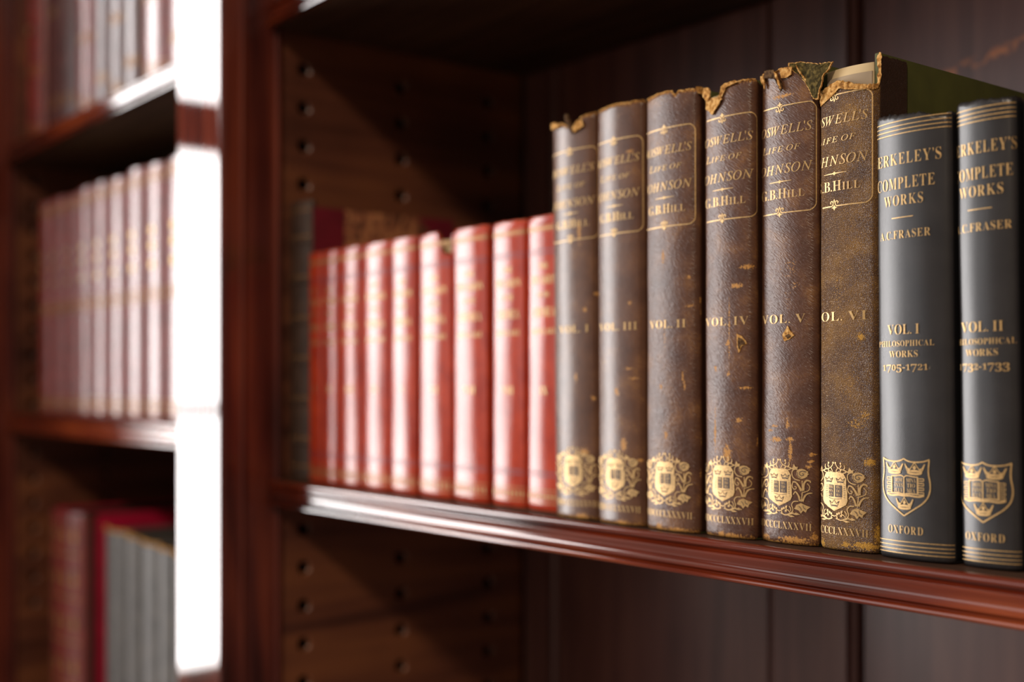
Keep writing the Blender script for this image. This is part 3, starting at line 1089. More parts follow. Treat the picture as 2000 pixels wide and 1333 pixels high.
# ------------------------------------------------------------------ brown leather set
mm = lambda *rows: [tuple(v * 0.001 for v in r) for r in rows]
BROWN = {
    'I': dict(x=-0.5321, y=0.4640, w=0.0382, s0=0.0008, lean=0.9, mat='brown_smooth',
              top=mm((-22, 229.5), (-16, 229.4), (-7, 228), (0, 225.3), (5, 221.8), (7.5, 226.5), (9.5, 228.6), (13.5, 229.8), (22, 230.6)),
              wear=mm((11.3, 119, 1.5, 1.7), (19.5, 127.6, 2.4, 1.4), (7.6, 164, 1.2, 8.2), (9.6, 38, 3.6, 2.9), (6.9, 1.2, 6.6, 2.3), (4, 80.4, 1.2, 2.9), (16.5, 68.7, 1.8, 1.7), (-17, 228, 3, 2, 0.5)),
              label='brown leather volume I, leftmost of the brown set, beside the red books'),
    'III': dict(x=-0.4930, y=0.4630, w=0.0370, s0=-0.0013, lean=0.25, mat='brown_smooth',
                top=mm((-22, 229.9), (-2, 230.5), (9.5, 230.2), (10.2, 229.3), (11, 230.2), (22, 230.1)),
                wear=mm((0.1, 73.3, 1.6, 1.8), (0.9, 71.5, 2.4, 0.9), (9, 85.3, 3.6, 0.7), (12.9, 80, 4.2, 0.6), (9.9, 120.9, 1.2, 1.1), (5.4, 43.8, 2.4, 4.5), (4, 1, 6, 2), (2.1, 224.1, 4.5, 2.2, 0.4), (10.5, 203.4, 3, 1.0), (16.4, 35.7, 2.4, 1.1)),
                label='brown leather volume III, standing between volumes I and II of the brown set'),
    'II': dict(x=-0.4542, y=0.4630, w=0.0377, s0=-0.0018, lean=0.1, mat='brown_grain',
               top=mm((-22, 229.6), (-12.7, 229.9), (-3.7, 230.4), (3.8, 230.1), (4.4, 227.9), (6.3, 227.5), (8, 229.3), (18, 228.9), (22, 227.8)),
               wear=mm((-2.8, 143.8, 0.9, 4.8), (14.1, 132.1, 1.2, 1.3), (21, 113.4, 0.6, 2.4), (10.4, 80.8, 0.5, 3.4), (11.6, 75.8, 0.6, 3.6), (-4.6, 75.6, 1.2, 1.6), (-0.8, 50.5, 1.3, 2.7), (20.7, 120, 0.9, 2.4), (21.2, 47.8, 0.9, 3.2), (21.2, 31, 0.9, 3.2), (7, 0.9, 9, 1.6), (-6.1, 1.4, 3, 2.7), (14.9, 117.4, 3.6, 0.7), (-1.6, 101.8, 0.6, 8.1), (-3, 225, 5, 2.5, 0.4)),
               label='brown leather volume II, third from the left in the brown set'),
    'IV': dict(x=-0.4169, y=0.4660, w=0.0330, s0=-0.0014, lean=0.1, mat='brown_grain',
               top=mm((-22, 222.5), (-9, 221.5), (-4.5, 221), (-2, 223), (-0.7, 226.3), (2.9, 226.9), (7.2, 227.4), (12.5, 227.7), (18.7, 227.5), (22, 226)),
               wear=mm((7.2, 125.8, 4.2, 1.2), (2.2, 97.3, 1.5, 1.5), (-6.5, 84.8, 1.2, 2.3), (2.2, 81.9, 1.2, 1.3), (3.2, 104, 0.45, 24), (-7, 52.8, 0.9, 11.6), (19.3, 118.2, 0.9, 3.5), (19.3, 48.3, 1.6, 4), (8.6, 58.9, 2.1, 1.5), (1.3, 42, 2.7, 5.1), (12.5, 75, 4.5, 0.8), (4.4, 0.9, 9, 1.6), (-2.2, 1.3, 3, 2.1), (13.7, 134.8, 4.5, 1.2)),
               label='brown leather volume IV with a pale torn scrap at its top left corner'),
    'V': dict(x=-0.3830, y=0.4703, w=0.0343, s0=-0.0026, lean=-0.1, mat='brown_grain',
              top=mm((-22, 229.6), (-11.8, 229.4), (-5.5, 228.9), (-4, 229.6), (0.7, 229.3), (4.9, 229), (7.8, 226.9), (10.3, 223.7), (12.5, 220.3), (14.8, 215.4), (17.2, 213.0), (22, 213)),
              wear=mm((2.8, 100.6, 3, 1.9), (-5.1, 50.1, 3.8, 1.4), (3.9, 50.5, 2.7, 1), (3.9, 44.3, 1.2, 6.4), (2.2, 57.8, 1, 2.9), (15.1, 43.6, 2.4, 1), (14.6, 40.2, 2.1, 1), (13.4, 37.7, 1.8, 1), (-9, 54.3, 2.2, 0.7), (-5.6, 56.6, 2.4, 0.7), (3.6, 132.8, 5.5, 6.5, 0.42), (1.0, 185, 3.0, 28, 0.2), (2.5, 118, 4, 9, 0.3), (1.0, 75, 6, 14, 0.16), (5.7, 2.4, 9.6, 1.7), (-11.8, 2.5, 3, 1.3), (-0.9, 216, 7.5, 1), (6.3, 124.1, 3, 2.4, 0.5), (16.5, 4.4, 1.8, 2.2)),
              label='brown leather volume V with a big dark flap of leather torn from its top'),
    'VI': dict(x=-0.3490, y=0.4712, w=0.0320, s0=-0.0054, lean=0.0, mat='brown_worn',
               top=mm((-22, 213), (-13, 213.5), (-9, 214), (-6, 215.6), (-2.5, 215.9), (1.8, 214.4), (5.9, 212.9), (10.5, 211.8), (13.9, 211.2), (17.5, 211.6), (18.3, 226.5), (22, 227)),
               wear=mm((13.2, 41.4, 3.4, 2.1), (3, 200, 7, 10, 0.35), (-3, 120, 5, 12, 0.35), (4, 75, 8, 14, 0.3), (6, 150, 6, 18, 0.25), (6.8, 58.8, 6.6, 3.3, 0.55), (11, 63, 3.6, 3.2, 0.6), (8.7, 98.5, 2.1, 2.1), (11, 3.3, 8.4, 2.1), (1.3, 3, 3, 1.4), (-13.5, 2.2, 1.8, 2.9), (17, 9, 2, 5)),
               label='brown leather volume VI, top of its back torn away to bare the pages'),
}
GRP_BROWN = 'six brown gilt leather volumes on the shelf'
books = {}
for n, (num, k) in enumerate(BROWN.items()):
    b = Book(k['x'] + math.tan(rad(k['lean'])) * 0.115, k['y'], k['w'], 0.2302, 0.152, 18, 0.004, lean=k['lean'], label=k['label'], group=GRP_BROWN, seed=n + 1)
    books[num] = b
    near = num in ('IV', 'V', 'VI')
    b.spine(M[k['mat']], top=k['top'], ext=0.021, nu=80, nv=260, wear=k['wear'], edge=0.75 if num != 'VI' else 0.5)
    b.boards(M['green_cloth'], hb=0.2275)
    b.pages(M['paper'], top=0.2236)
    sp, s0 = b.sp, k['s0']
    if num == 'VI':
        b.torn_edge(0, 0, M['torn'], r=0.0011, pts=mm((-17.5, 213.6), (-13, 214.6), (-9, 215.2), (-6, 216.3), (-2.5, 216.4), (1.8, 215.0), (5.9, 213.5), (10.5, 212.4), (13.9, 211.7), (16.6, 212.2), (17.7, 215), (17.9, 220), (17.6, 224.5), (18.2, 227.2)))
        b.patch(mm((-17.2, 213.4), (-12.0, 214.6), (-6, 216.2), (-1, 216.2), (3, 214.6), (9, 212.6), (15, 211.6), (15.5, 210.9), (11, 211.2), (6.4, 211.6), (2.6, 212.8), (-1.6, 214.8), (-4.8, 214.7), (-8, 212.6), (-11, 209.8), (-14.5, 207.8)), 0.0001, M['torn'], thick=0.0005, rough=0.0004)
        # strip of old lining paper glued over the back of the pages
        lf = Flat()
        hw = b.w / 2 - 0.0034
        bm = bmesh.new()
        ptsR = b.front_arc(0.0022, hw)
        prof = ptsR + [(x * 0.97, y + 0.0003) for x, y in ptsR[::-1]]
        prism_z(bm, prof, 0.190, 0.2196)
        link_mesh('spine_lining', bm, M['lining'], b.root)
    else:
        b.torn_edge(-b.S, b.S, M['torn'], r=0.00045, step=0.0005, dz=-0.0001)
    # gilt frame with rosettes
    fr = Flat()
    FH = 0.0196
    FT, FB, W = 0.2112, 0.1596, 0.00054
    r = 0.0038
    for m in (-1, 1):
        pts = [(s0 + m * 0.0022, FT), (s0 + m * 0.008, FT), (s0 + m * (FH - r), FT)]
        pts += [(s0 + m * (FH - r + r * math.sin(a)), FT - r + r * math.cos(a)) for a in (0.4, 0.8, 1.2)]
        pts += [(s0 + m * FH, FT - r)] + [(s0 + m * FH, FT - r - (FT - FB - 2 * r) * q / 6) for q in range(1, 6)] + [(s0 + m * FH, FB + r)]
        pts += [(s0 + m * (FH - r + r * math.cos(a)), FB + r - r * math.sin(a)) for a in (0.4, 0.8, 1.2)]
        pts += [(s0 + m * (FH - r), FB), (s0 + m * 0.008, FB), (s0 + m * 0.0022, FB)]
        fr.stroke(pts, W, sub=2)
        for zc, u in ((FT, 1), (FB, -1)):
            fr.stroke([(s0 + m * 0.0024, zc), (s0 + m * 0.0012, zc - u * 0.0002), (s0 + m * 0.0006, zc - u * 0.0014), (s0 + m * 0.0014, zc - u * 0.0023), (s0 + m * 0.0024, zc - u * 0.0018), (s0 + m * 0.0019, zc - u * 0.0011)], 0.0005)
    for zc, u in ((FT, 1), (FB, -1)):
        fr.poly([(s0 - 0.0009, zc + u * 0.0006), (s0, zc + u * 0.0021), (s0 + 0.0009, zc + u * 0.0006), (s0, zc - u * 0.0006)])
        fr.poly([(s0 - 0.0019, zc + u * 0.0007), (s0, zc + u * 0.0012), (s0 + 0.0019, zc + u * 0.0007), (s0, zc + u * 0.0002)])
        fr.poly([(s0 - 0.0005, zc - u * 0.0024), (s0, zc - u * 0.0015), (s0 + 0.0005, zc - u * 0.0024), (s0, zc - u * 0.0034)])
    fr.build('gilt_frame', b, 0.0002, M['gilt'], sp)
    tx = Flat()
    tx.text("BOSWELL'S", s0 - 0.0003, 0.1977, 0.0042, 0.0360, 'i')
    tx.text('LIFE OF', s0 - 0.0006, 0.1893, 0.0034, 0.0247, 'i', small=1)
    tx.text('JOHNSON', s0 - 0.0002, 0.1787, 0.0044, 0.0364, 'i')
    tx.stroke([(s0 - 0.0070, 0.1748), (s0, 0.1748)], 0.0002, 0.0006)
    tx.stroke([(s0, 0.1748), (s0 + 0.0070, 0.1748)], 0.0006, 0.0002)
    tx.poly([(s0 - 0.0012, 0.1748), (s0, 0.1757), (s0 + 0.0012, 0.1748), (s0, 0.1739)])
    tx.text('G.B.HILL', s0 + 0.0002, 0.1666, 0.0047, 0.0275, 'b', small=5)
    tx.split().build('gilt_title', b, 0.0002, M['gilt'], sp)
    tx.text('VOL. ' + num, s0 + 0.0008, 0.1063, 0.0042, {'I': 0.0245, 'II': 0.0268, 'III': 0.0305, 'IV': 0.0292, 'V': 0.0275, 'VI': 0.0325}[num], 'b', track=0.12)
    tx.split().build('gilt_volume_number', b, 0.0002, M['gilt'], sp)
    tx.text('MDCCCLXXXVII', s0 + 0.0006, 0.0072, 0.0034, 0.0344, 'b')
    tx.build('gilt_date', b, 0.0002, M['gilt'], sp)
    wreath_crest(b, s0, sp)

# torn scraps on the brown set
b = books['I']
b.patch(mm((-20, 230), (-13, 229.8), (-8, 227.6), (-7.5, 226.0), (-13, 226.3), (-20, 227)), 0.0002, M['torn'], curl=0.0006)
b.patch(mm((4.5, 223.5), (8, 227.2), (11.5, 227), (12.5, 223.4), (9, 221.6), (5.5, 220.6)), 0.0003, M['torn'], curl=0.001)
bm = bmesh.new()                           # a curled-up roll of leather
K, rings = 12, []
for i in range(8):
    t = i / 7
    c = Vector((0.0048 - 0.0068 * t, 0.0002 - 0.0008 * math.sin(t * 3), 0.2206 + 0.0118 * t))
    rr = 0.0017 * (0.75 + 0.25 * math.sin(t * 3.1)) * (1 if i < 7 else 0.8)
    rings.append([bm.verts.new(c + Vector((rr * math.cos(2 * math.pi * k / K), rr * math.sin(2 * math.pi * k / K), 0.35 * rr * math.cos(2 * math.pi * k / K)))) for k in range(K)])
for a, c in zip(rings, rings[1:]):
    for k in range(K):
        bm.faces.new((a[k], a[(k + 1) % K], c[(k + 1) % K], c[k]))
bm.faces.new(rings[0][::-1])
inner = [bm.verts.new(v.co + (sum((q.co for q in rings[-1]), Vector()) / K - v.co) * 0.3) for v in rings[-1]]
deep = [bm.verts.new(v.co - Vector((0, 0, 0.003))) for v in inner]
for k in range(K):
    bm.faces.new((rings[-1][k], rings[-1][(k + 1) % K], inner[(k + 1) % K], inner[k]))
    bm.faces.new((inner[k], inner[(k + 1) % K], deep[(k + 1) % K], deep[k]))
bm.faces.new(deep)
bmesh.ops.recalc_face_normals(bm, faces=bm.faces)
link_mesh('leather_curl', bm, M['brown_side'], b.sp)

b = books['IV']
b.patch(mm((-13, 222.6), (-9, 222.2), (-5, 221.4), (-2, 222.2), (-1.0, 220), (-2.8, 217.2), (-5.2, 215.8), (-7.5, 213.4), (-10, 215.4), (-13, 217)), 0.0002, M['torn'], curl=0.0006)
b.patch(mm((-14.5, 228), (-12, 228.3), (-9.6, 227), (-8.6, 222.5), (-10, 221), (-13, 221.6), (-15, 224)), 0.0004, M['torn'], curl=0.0012)
b.patch(mm((-2.6, 222), (-1.4, 226.4), (1, 227.3), (7, 228.0), (9, 227), (5, 226.2), (1.5, 225.3), (-0.5, 223.3), (-1.4, 221)), 0.0001, M['torn'], curl=0.0003)
b = books['II']
b.patch(mm((18, 229.6), (21, 229.5), (22.5, 227.5), (21, 225.3), (18.6, 226.6)), 0.0002, M['torn'], curl=0.0012)
b = books['IV']
b.patch(mm((7.6, 101.8), (10, 101), (12.6, 98.4), (13.2, 96.8), (10.6, 95.8), (8.8, 92.3), (7.8, 95.5)), 0.0001, M['torn'], thick=0.0003, rough=0.0003, name='scuffed_spot')
b.patch(mm((8.6, 100), (10.2, 99.6), (12.2, 97.6), (12.0, 96.6), (10.0, 96.3), (9.0, 94.0), (8.3, 96)), 0.0004, M['brown_side'], thick=0.0003, rough=0.0002, name='torn_flap')
b = books['V']
b.patch(mm((-0.8, 100.2), (2.6, 105), (4.2, 102.2), (6.0, 100.2), (3.2, 98.2), (0.6, 97.6)), 0.0001, M['torn'], thick=0.0003, rough=0.0004, name='scuffed_spot')
b.patch(mm((1.2, 100.2), (3.2, 101), (4.6, 99.9), (2.8, 98.8)), 0.0004, M['brown_side'], thick=0.0003, rough=0.0003)
b.patch(mm((-12.6, 230.4), (-10.5, 230.4), (-6, 229.6), (-4, 226.5), (-1.2, 223), (0.0, 219.5), (-1.2, 218), (-2.4, 221.5), (-5.4, 225.2), (-8.5, 226.2), (-12.4, 227)), 0.0002, M['brown_side'], curl=0.0008)
b.patch(mm((-2.2, 228.9), (2.5, 229.3), (5.3, 228.5), (4.6, 225.2), (1.5, 224.1), (-1.0, 224.7)), 0.0001, M['torn'], curl=0.0003)
b.patch(mm((-4.8, 228.6), (-3.2, 227), (-1.8, 223), (-0.4, 219.2), (-1.4, 219.4), (-3.0, 223.6), (-4.6, 226.5)), 0.0012, M['torn'], curl=0.0002)
b.patch(mm((-15.5, 228.5), (-13.2, 228.2), (-11.8, 222.8), (-12.5, 221.5), (-13.6, 224.2), (-15.2, 226.4)), 0.0005, M['torn'], curl=0.0005)
b.torn_edge(0, 0, M['torn'], r=0.0008, pts=mm((6.6, 229.3), (8.0, 226.9), (10.3, 223.7), (12.5, 220.3), (14.8, 215.2), (17.0, 211.8)))
bm = bmesh.new()                           # loop of thread-like leather at its upper left corner
prev = None
for i in range(17):
    a = math.pi * 1.5 * i / 16
    c = Vector((-0.0148 - 0.0028 * math.sin(a), 0.006, 0.2288 + 0.0026 * (1 - math.cos(a)) * 0.55))
    ring = [bm.verts.new(c + Vector((0.0005 * math.cos(t), 0.0009 * math.sin(t), 0.0005 * math.cos(t)))) for t in (0, 1.57, 3.14, 4.71)]
    if prev:
        for k in range(4):
            bm.faces.new((prev[k], prev[(k + 1) % 4], ring[(k + 1) % 4], ring[k]))
    else:
        bm.faces.new(ring)
    prev = ring
bm.faces.new(prev)
bmesh.ops.recalc_face_normals(bm, faces=bm.faces)
link_mesh('leather_curl', bm, M['torn'], b.sp)


def free_flap(book, pts, yfun, mat, mat_edge, name, seed, thick=0.0009):
    """A stiff scrap standing off the book: polygon in local (x, z) with depth yfun(x, z)."""
    P = [Vector(p) for p in pts]
    Q = []
    for a, c in zip(P, P[1:] + P[:1]):
        k = max(1, int((c - a).length / 0.0008))
        for i in range(k):
            q = a.lerp(c, i / k)
            Q.append(q + Vector((mnoise.noise(Vector((q.x * 1400, q.y * 1400, seed))), mnoise.noise(Vector((q.x * 1400, q.y * 1400, seed + 5))))) * 0.0006)
    ce = sum(Q, Vector((0, 0))) / len(Q)
    bm = bmesh.new()
    L = []
    for f in (1.0, 0.95, 0.6, 0.3):
        for sd in (0, 1):
            ring = []
            for q in Q:
                p = ce + (q - ce) * f
                ring.append(bm.verts.new((p.x, yfun(p.x, p.y) + sd * thick + 0.0005 * mnoise.noise(Vector((p.x * 420, p.y * 420, seed + 9))), p.y)))
            L.append(ring)
    n = len(Q)
    F = L[0::2]
    Bk = L[1::2]
    for i in range(n):
        j = (i + 1) % n
        fc = bm.faces.new((F[0][i], Bk[0][i], Bk[0][j], F[0][j]))
        fc.material_index = 1
        for s in range(3):
            fc = bm.faces.new((F[s][i], F[s][j], F[s + 1][j], F[s + 1][i]))
            fc.material_index = 1 if s == 0 else 0
            bm.faces.new((Bk[s + 1][i], Bk[s + 1][j], Bk[s][j], Bk[s][i]))
    bm.faces.new(F[3])
    bm.faces.new(Bk[3][::-1])
    bmesh.ops.recalc_face_normals(bm, faces=bm.faces)
    return link_mesh(name, bm, [mat, mat_edge], book.sp)


# big flap of volume V, folded over towards volume VI: points measured from volume V's middle
ox = BROWN['V']['x']
FL = [(-0.3807, 0.2311), (-0.374, 0.2307), (-0.362, 0.2272), (-0.3545, 0.2266), (-0.3562, 0.2238), (-0.3595, 0.2215), (-0.3612, 0.2165), (-0.3632, 0.2108), (-0.3655, 0.2108), (-0.3674, 0.2138), (-0.3709, 0.2195), (-0.3755, 0.2247), (-0.3801, 0.229)]
free_flap(b, [(x - ox, z) for x, z in FL], lambda x, z: 0.0002 + 0.0016 * math.exp(-((x - 0.011) / 0.006) ** 2) - 0.0006, M['torn_dark'], M['torn'], 'torn_flap', 17)

# ------------------------------------------------------------------ charcoal cloth set
GRP_BLUE = 'charcoal cloth volumes at the right end of the shelf'
CHAR = [
    ('I', dict(x=-0.3134, y=0.4690, w=0.0372, s0=-0.0028, lean=0.5, top=mm((-24, 196), (-21.6, 197.4), (-15, 196.8), (-8.7, 196.4), (-5, 195.7), (2.7, 195.4), (7.3, 195.1), (9.1, 194.2), (11.2, 193.4), (14.8, 192.9), (18.4, 193), (24, 193.6)),
               label='charcoal cloth volume I with gilt shield, standing against brown volume VI', years='1705-1721')),
    ('II', dict(x=-0.2800, y=0.4725, w=0.0268, s0=-0.0011, lean=0.8, top=mm((-20, 196.2), (-15, 197.2), (-9.3, 196.8), (-6, 195.9), (-1.5, 196.5), (4, 195.9), (9, 195.4), (20, 195.8)),
                label='charcoal cloth volume II, middle of the three charcoal books', years='1732-1733')),
]
for n, (num, k) in enumerate(CHAR):
    b = Book(k['x'] + math.tan(rad(k['lean'])) * 0.1, k['y'], k['w'], 0.1965, 0.145, 20, 0.004, lean=k['lean'], label=k['label'], group=GRP_BLUE, seed=n + 21)
    b.spine(M['blue_cloth'], top=k['top'], ext=0.006, nu=60, nv=160, edge=0.25, jag=0.0007, wear=mm((9.5, 83.5, 0.5, 0.9)) if n == 0 else ())
    b.boards(M['blue_cloth'], hb=0.194)
    b.pages(M['paper'], top=0.190)
    s0 = k['s0']
    bands = Flat()
    S = b.S * 0.97
    for zs in ((0.1928, 0.1908, 0.1890, 0.1872), (0.0079, 0.0061, 0.0044, 0.0028)):
        for z in zs:
            bands.stroke([(-S + 2 * S * i / 24, z) for i in range(25)], 0.00038, sub=1)
        bands.split().build('gilt_rules', b, 0.00025, M['gilt'], b.sp)
    tx = Flat()
    tx.text('BERKELEY’S', s0, 0.1737, 0.0050, 0.0366 if n == 0 else 0.0315, track=0.13)
    tx.text('COMPLETE', s0 + 0.0003, 0.1629, 0.0050, 0.0302 if n == 0 else 0.0275, track=0.13)
    tx.text('WORKS', s0, 0.1557, 0.0045, 0.0205, track=0.13)
    tx.stroke([(s0 - 0.0056, 0.1503), (s0 + 0.0056, 0.1503)], 0.0004)
    tx.text('A.C.FRASER', s0 + 0.0002, 0.1411, 0.0035, 0.0265, track=0.13)
    tx.split().build('gilt_title', b, 0.00025, M['gilt'], b.sp)
    tx.text('VOL. ' + num, s0 - 0.0003, 0.0989, 0.0043, 0.0168 if n == 0 else 0.0198)
    tx.text('PHILOSOPHICAL', s0, 0.0936, 0.0025, 0.0292, track=0.11)
    tx.text('WORKS', s0 - 0.0002, 0.0888, 0.0028, 0.0150)
    tx.text(k['years'], s0, 0.0830, 0.0033, 0.0238, oldstyle=True)
    tx.split().build('gilt_volume_number', b, 0.00025, M['gilt'], b.sp)
    tx.text('OXFORD', s0, 0.0113, 0.0034, 0.0182, track=0.16)
    tx.build('gilt_imprint', b, 0.00025, M['gilt'], b.sp)
    outline_crest(b, s0, b.sp)
b = Book(-0.2486, 0.476, 0.0345, 0.1965, 0.145, 20, 0.004, lean=0.3, label='charcoal cloth volume past volume II, only a sliver of its spine showing', group=GRP_BLUE, seed=25)
b.spine(M['blue_cloth'], ext=0.006, nu=40, nv=80, edge=0.25)
b.boards(M['blue_cloth'], hb=0.194)
b.pages(M['paper'], top=0.190)

# ------------------------------------------------------------------ red cloth set
RED_L = [-0.8577, -0.8352, -0.8088, -0.7765, -0.7382, -0.7044, -0.6639, -0.6239, -0.5879]
RED_R = RED_L[1:] + [-0.5535]
RED_Y = [0.474, 0.473, 0.473, 0.473, 0.473, 0.474, 0.474, 0.476, 0.476]
NUMS = ['I', 'II', 'III', 'IV', 'V', 'VI', 'VII', 'VIII', 'IX']
GRP_RED = 'red cloth volumes on the shelf'
RED_LABEL = ['thin red cloth book touching the tall dark half-leather book',
             'red cloth book, second from the tall dark half-leather book',
             'red cloth book, third from the tall dark half-leather book',
             'red cloth book, fourth from the tall dark half-leather book',
             'red cloth book touching the torn-topped red book on its far side',
             'red cloth book with the torn notch at its top right corner',
             'red cloth book just after the torn-topped one, third from the brown books',
             'red cloth book, second from the brown books',
             'red cloth book touching brown volume I, partly hidden behind it']
for n in range(9):
    w = RED_R[n] - RED_L[n] - 0.0012
    x = RED_L[n] + w / 2
    top = None
    if n == 5:
        top = mm((-22, 179.0), (-4, 179.5), (4, 179.2), (6.5, 178.6), (8.2, 172), (10, 166.5), (14, 164.8), (17, 164.5), (22, 165))
    b = Book(x, RED_Y[n], w, 0.1792, 0.14, 9.5, 0.0028, label=RED_LABEL[n], group=GRP_RED, seed=40 + n)
    b.spine(M['red_cloth'], top=top, ext=0.005, nu=36, nv=90, edge=0.5, jag=0.0006, base_edge=0.0016)
    b.boards(M['red_cloth'], hb=0.177)
    b.pages(M['paper'], top=0.1735)
    if n == 5:
        b.torn_edge(0, 0, M['torn_dark'], r=0.0007, pts=mm((6.3, 178.8), (8.2, 172), (10, 166.5), (14, 164.8), (17, 164.5)))
    k = w / 0.0405
    tx = Flat()
    s0 = 0.001 * k
    for t, z, c, ww in (('THE', 0.1468, 0.0034, 0.011), ('INVASION', 0.1375, 0.0052, 0.0285), ('OF THE', 0.1295, 0.0032, 0.013), ('CRIMEA', 0.1178, 0.0056, 0.0255), ('KINGLAKE', 0.1072, 0.0036, 0.027)):
        tx.text(t, s0, z, c, ww * k)
    tx.split().build('gilt_title', b, 0.0002, M['gilt'], b.sp)
    tx.text(NUMS[n], s0, 0.0705, 0.0050, min(0.0045 * len(NUMS[n]), 0.013) * k)
    tx.build('gilt_volume_number', b, 0.0002, M['gilt'], b.sp)
    bn = Flat()
    S = b.S * 0.92
    for z, wd in ((0.1728, 0.0004), (0.1712, 0.0012), (0.1697, 0.0004), (0.0130, 0.0004), (0.0046, 0.0004)):
        bn.stroke([(-S + 2 * S * i / 20, z) for i in range(21)], wd, sub=1)
        if z == 0.1697:
            bn.split().build('gilt_band', b, 0.0002, M['gilt_dull'], b.sp)
    for i in range(9):                      # a row of little leaves between two rules at the foot
        c = -S * 0.86 + 2 * S * 0.86 * i / 8
        bn.poly([(c - 0.0013 * k, 0.0088), (c, 0.0120), (c + 0.0013 * k, 0.0088), (c, 0.0056)])
    bn.build('gilt_band', b, 0.0002, M['gilt_dull'], b.sp)
    bl = Flat()
    for z in (0.1585, 0.1560, 0.0235, 0.0210):
        bl.stroke([(-S + 2 * S * i / 20, z) for i in range(21)], 0.0007, sub=1)
        if z == 0.1560:
            bl.split().build('blind_rules', b, 0.0002, M['crimson_leather'], b.sp)
    bl.build('blind_rules', b, 0.0002, M['crimson_leather'], b.sp)

# ------------------------------------------------------------------ tall dark half-leather book beside the bookcase side
b = Book(-0.8762, 0.474, 0.0340, 0.2225, 0.142, 24, 0.003, label='tall dark half-leather book with marbled boards, beside the pilaster', seed=60)
b.spine(M['old_dark'], ext=0.003, nu=30, nv=80, edge=0.4)
bands = []
for z in (0.03, 0.062, 0.094, 0.126, 0.158, 0.190):
    bm = bmesh.new()
    rings = []
    for i in range(19):
        s = -b.S + 2 * b.S * i / 18
        x, y, nx, ny = b.at(s)
        rings.append([bm.verts.new((x + nx * o, y + ny * o, z + dz)) for o, dz in ((0, -0.002), (0.0011, -0.0011), (0.0014, 0), (0.0011, 0.0011), (0, 0.002), (-0.0005, 0))])
    for a, c in zip(rings, rings[1:]):
        for q in range(6):
            bm.faces.new((a[q], a[(q + 1) % 6], c[(q + 1) % 6], c[q]))
    bm.faces.new(rings[0][::-1])
    bm.faces.new(rings[-1])
    bmesh.ops.recalc_face_normals(bm, faces=bm.faces)
    link_mesh('raised_band', bm, M['old_dark'], b.sp)
f = Flat()
for z in (0.034, 0.066, 0.098, 0.130, 0.162, 0.194, 0.012, 0.215):
    S = b.S * 0.9
    f.stroke([(-S + 2 * S * i / 16, z) for i in range(17)], 0.0008, sub=1)
    f.split().build('gilt_rule', b, 0.0003, M['gilt_dull'], b.sp)
brds = b.boards(M['marble'], hb=0.217)
for sg, bd in ((-1, brds[0]), (1, brds[1])):
    xo = sg * (b.w / 2 - 0.0005)
    x0, x1 = (xo, xo + sg * 0.0006)
    bm = bmesh.new()
    add_box(bm, min(x0, x1), max(x0, x1), b.b + 0.0004, 0.034, 0.0004, 0.2172)
    tag(link_mesh('leather_strip', bm, M['crimson_leather'], bd), 'crimson leather strip along the hinge', None)
    for up in (0, 1):
        bm = bmesh.new()
        za, zb = (0.2172, 0.182) if up else (0.0004, 0.036)
        tri = [(0.1422, za), (0.105, za), (0.1422, zb)]
        va = [bm.verts.new((x0, y, z)) for y, z in tri]
        vb = [bm.verts.new((x1, y, z)) for y, z in tri]
        bm.faces.new(va)
        bm.faces.new(vb[::-1])
        for i in range(3):
            bm.faces.new((va[i], va[(i + 1) % 3], vb[(i + 1) % 3], vb[i]))
        bmesh.ops.recalc_face_normals(bm, faces=bm.faces)
        link_mesh('leather_corner', bm, M['crimson_leather'], bd)
b.pages(M['paper'], top=0.213)

# ------------------------------------------------------------------ books on the shelf overhead
b = Book(-0.8735, 0.4705, 0.035, 0.23, 0.15, 20, 0.004, z=0.383, label='book on the overhead shelf, only its spine foot showing beside the pilaster', seed=70)
b.spine(M['brown_grain'], ext=0.005, nu=24, nv=40, edge=1.0, base_edge=0.006)
b.boards(M['brown_side'])
b.pages(M['paper'])


# ------------------------------------------------------------------ left bay
def calf(x, w, y, z, h, d, mat, label, group, seed, rows, bands, discs=True):
    b = Book(x, y, w, h, d, 28, 0.005, z=z, label=label, group=group, seed=seed)
    b.spine(M[mat], ext=0.004, nu=26, nv=60, edge=0.45, jag=0.0008)
    b.boards(M[mat], hb=h - 0.002)
    b.pages(M['paper'])
    f = Flat()
    S = b.S * 0.88
    for z0, z1 in bands:
        f.rect(-S, S, z0, z0 + 0.0012)
        f.rect(-S, S, z1 - 0.0012, z1)
        n = 6
        for i in range(n):
            c = -S * 0.85 + 2 * S * 0.85 * i / (n - 1)
            zc, hh = (z0 + z1) / 2, (z1 - z0) * 0.36
            f.poly([(c - 0.0022, zc), (c, zc + hh), (c + 0.0022, zc), (c, zc - hh)])
        f.split().build('gilt_band', b, 0.0003, M['gilt_dull'], b.sp)
    for zc in rows:
        f.dot(-0.001, zc, 0.0050, 14)
    f.build('gilt_title_rows', b, 0.0003, M['gilt'], b.sp)
    return b


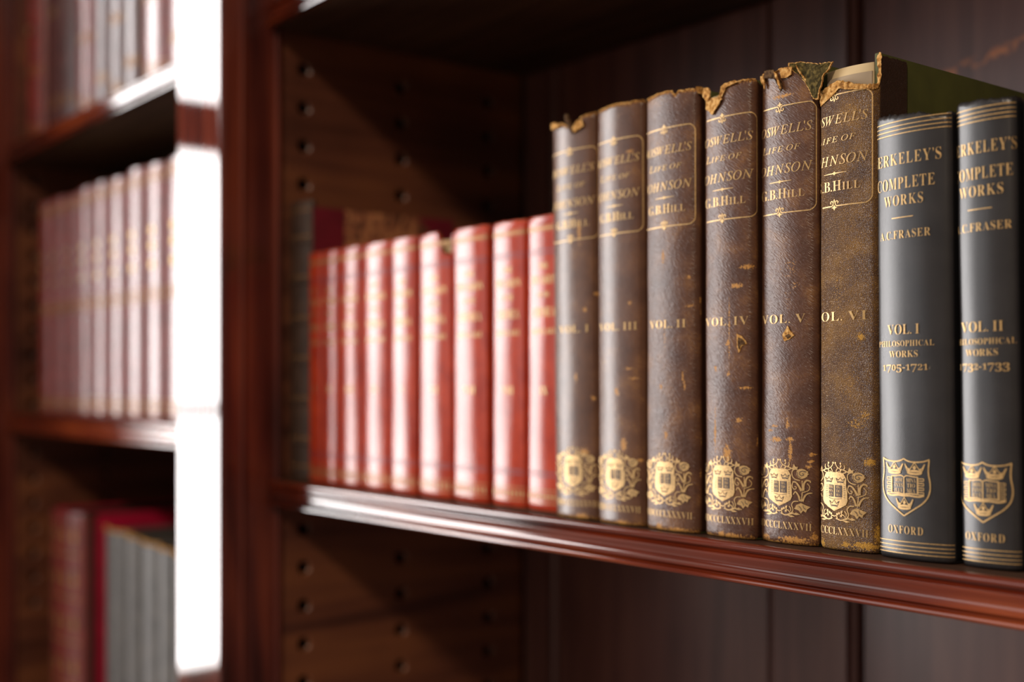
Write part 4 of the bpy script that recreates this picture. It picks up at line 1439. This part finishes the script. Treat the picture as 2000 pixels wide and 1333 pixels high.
MID = [-1.518, -1.473, -1.424, -1.378, -1.328, -1.2827, -1.2254, -1.1771, -1.1231]
EDG = [-1.5405] + [(a + c) / 2 for a, c in zip(MID, MID[1:])] + [-1.096]
ORD = ['at its far end', 'second from far end', 'third from far end', 'fourth from far end', 'fifth and central', 'fourth from pilaster', 'third from pilaster', 'second from pilaster', 'nearest the pilaster']
for n in range(9):
    w = EDG[n + 1] - EDG[n] - 0.0012
    calf((EDG[n] + EDG[n + 1]) / 2, w, 0.476, 0.0415, 0.254 + 0.0015 * math.sin(n * 2.3), 0.16, 'left_leather',
         'red-brown gilt calf volume in the middle row beyond the pilaster, ' + ORD[n], 'gilt red-brown volumes in the middle row left of the pilaster', 80 + n,
         (0.188, 0.173, 0.154), ((0.118, 0.131), (0.006, 0.020), (0.236, 0.246)))
TOPL = [-1.5975, -1.5338, -1.4105, -1.3507, -1.3037, -1.2607, -1.2185, -1.1453, -1.095]
TNAME = ['at its far end', 'thickest, second from far end', 'third from far end', 'fourth from far end', 'fourth from pilaster', 'third from pilaster', 'second from pilaster', 'nearest the pilaster']
for n in range(8):
    w = TOPL[n + 1] - TOPL[n] - 0.0015
    calf((TOPL[n] + TOPL[n + 1]) / 2, w, 0.476, 0.3735, 0.262 + 0.004 * math.sin(n * 1.9), 0.165, 'left_leather' if n in (0, 2, 6, 7) else 'left_leather_dim',
         'calf volume in the topmost row beyond the pilaster, ' + TNAME[n], 'volumes in the topmost row left of the pilaster', 100 + n,
         (0.142,) if n < 3 else (0.15,), ((0.008, 0.022), (0.085, 0.094)) if n % 2 == 0 else ((0.03, 0.04),))
b = Book(-1.4475, 0.472, 0.108, 0.2595, 0.20, 24, 0.006, z=-0.33, label='tall thick crimson book with gilt spine at the bottom left, beside worn gray books', seed=120)
b.spine(M['left_leather'], ext=0.012, nu=40, nv=70, edge=0.3)
b.boards(M['crimson'], hb=0.2575, th=0.004)
b.pages(M['dusty'])
f = Flat()
for z0 in (0.01, 0.06, 0.11, 0.16, 0.21):
    f.rect(-0.05, 0.05, z0, z0 + 0.002)
    for i in range(5):
        c = -0.04 + 0.02 * i
        f.poly([(c - 0.004, z0 + 0.022), (c, z0 + 0.036), (c + 0.004, z0 + 0.022), (c, z0 + 0.008)])
    f.split().build('gilt_band', b, 0.0003, M['gilt_dull'], b.sp)
GL_ = [-1.387, -1.308, -1.272, -1.222, -1.187, -1.140]
GN = ['touching the tall crimson book', 'second from the tall crimson book', 'third from the tall crimson book', 'second from the pilaster', 'nearest the pilaster']
for n in range(5):
    w = GL_[n + 1] - GL_[n] - 0.0015
    b = Book((GL_[n] + GL_[n + 1]) / 2, 0.4985, w, 0.244 - 0.002 * n, 0.16, 24, 0.004, z=-0.33, label='worn gray book with frayed tan top, ' + GN[n], group='worn gray books beside the tall crimson book', seed=130 + n)
    b.spine(M['gray_worn'], ext=0.004, nu=26, nv=60, edge=0.9, jag=0.002)
    b.torn_edge(-b.S, b.S, M['torn'], r=0.0016, step=0.0012)
    b.boards(M['gray_worn'], hb=0.24 - 0.002 * n)
    b.pages(M['dusty'], top=0.234 - 0.002 * n)
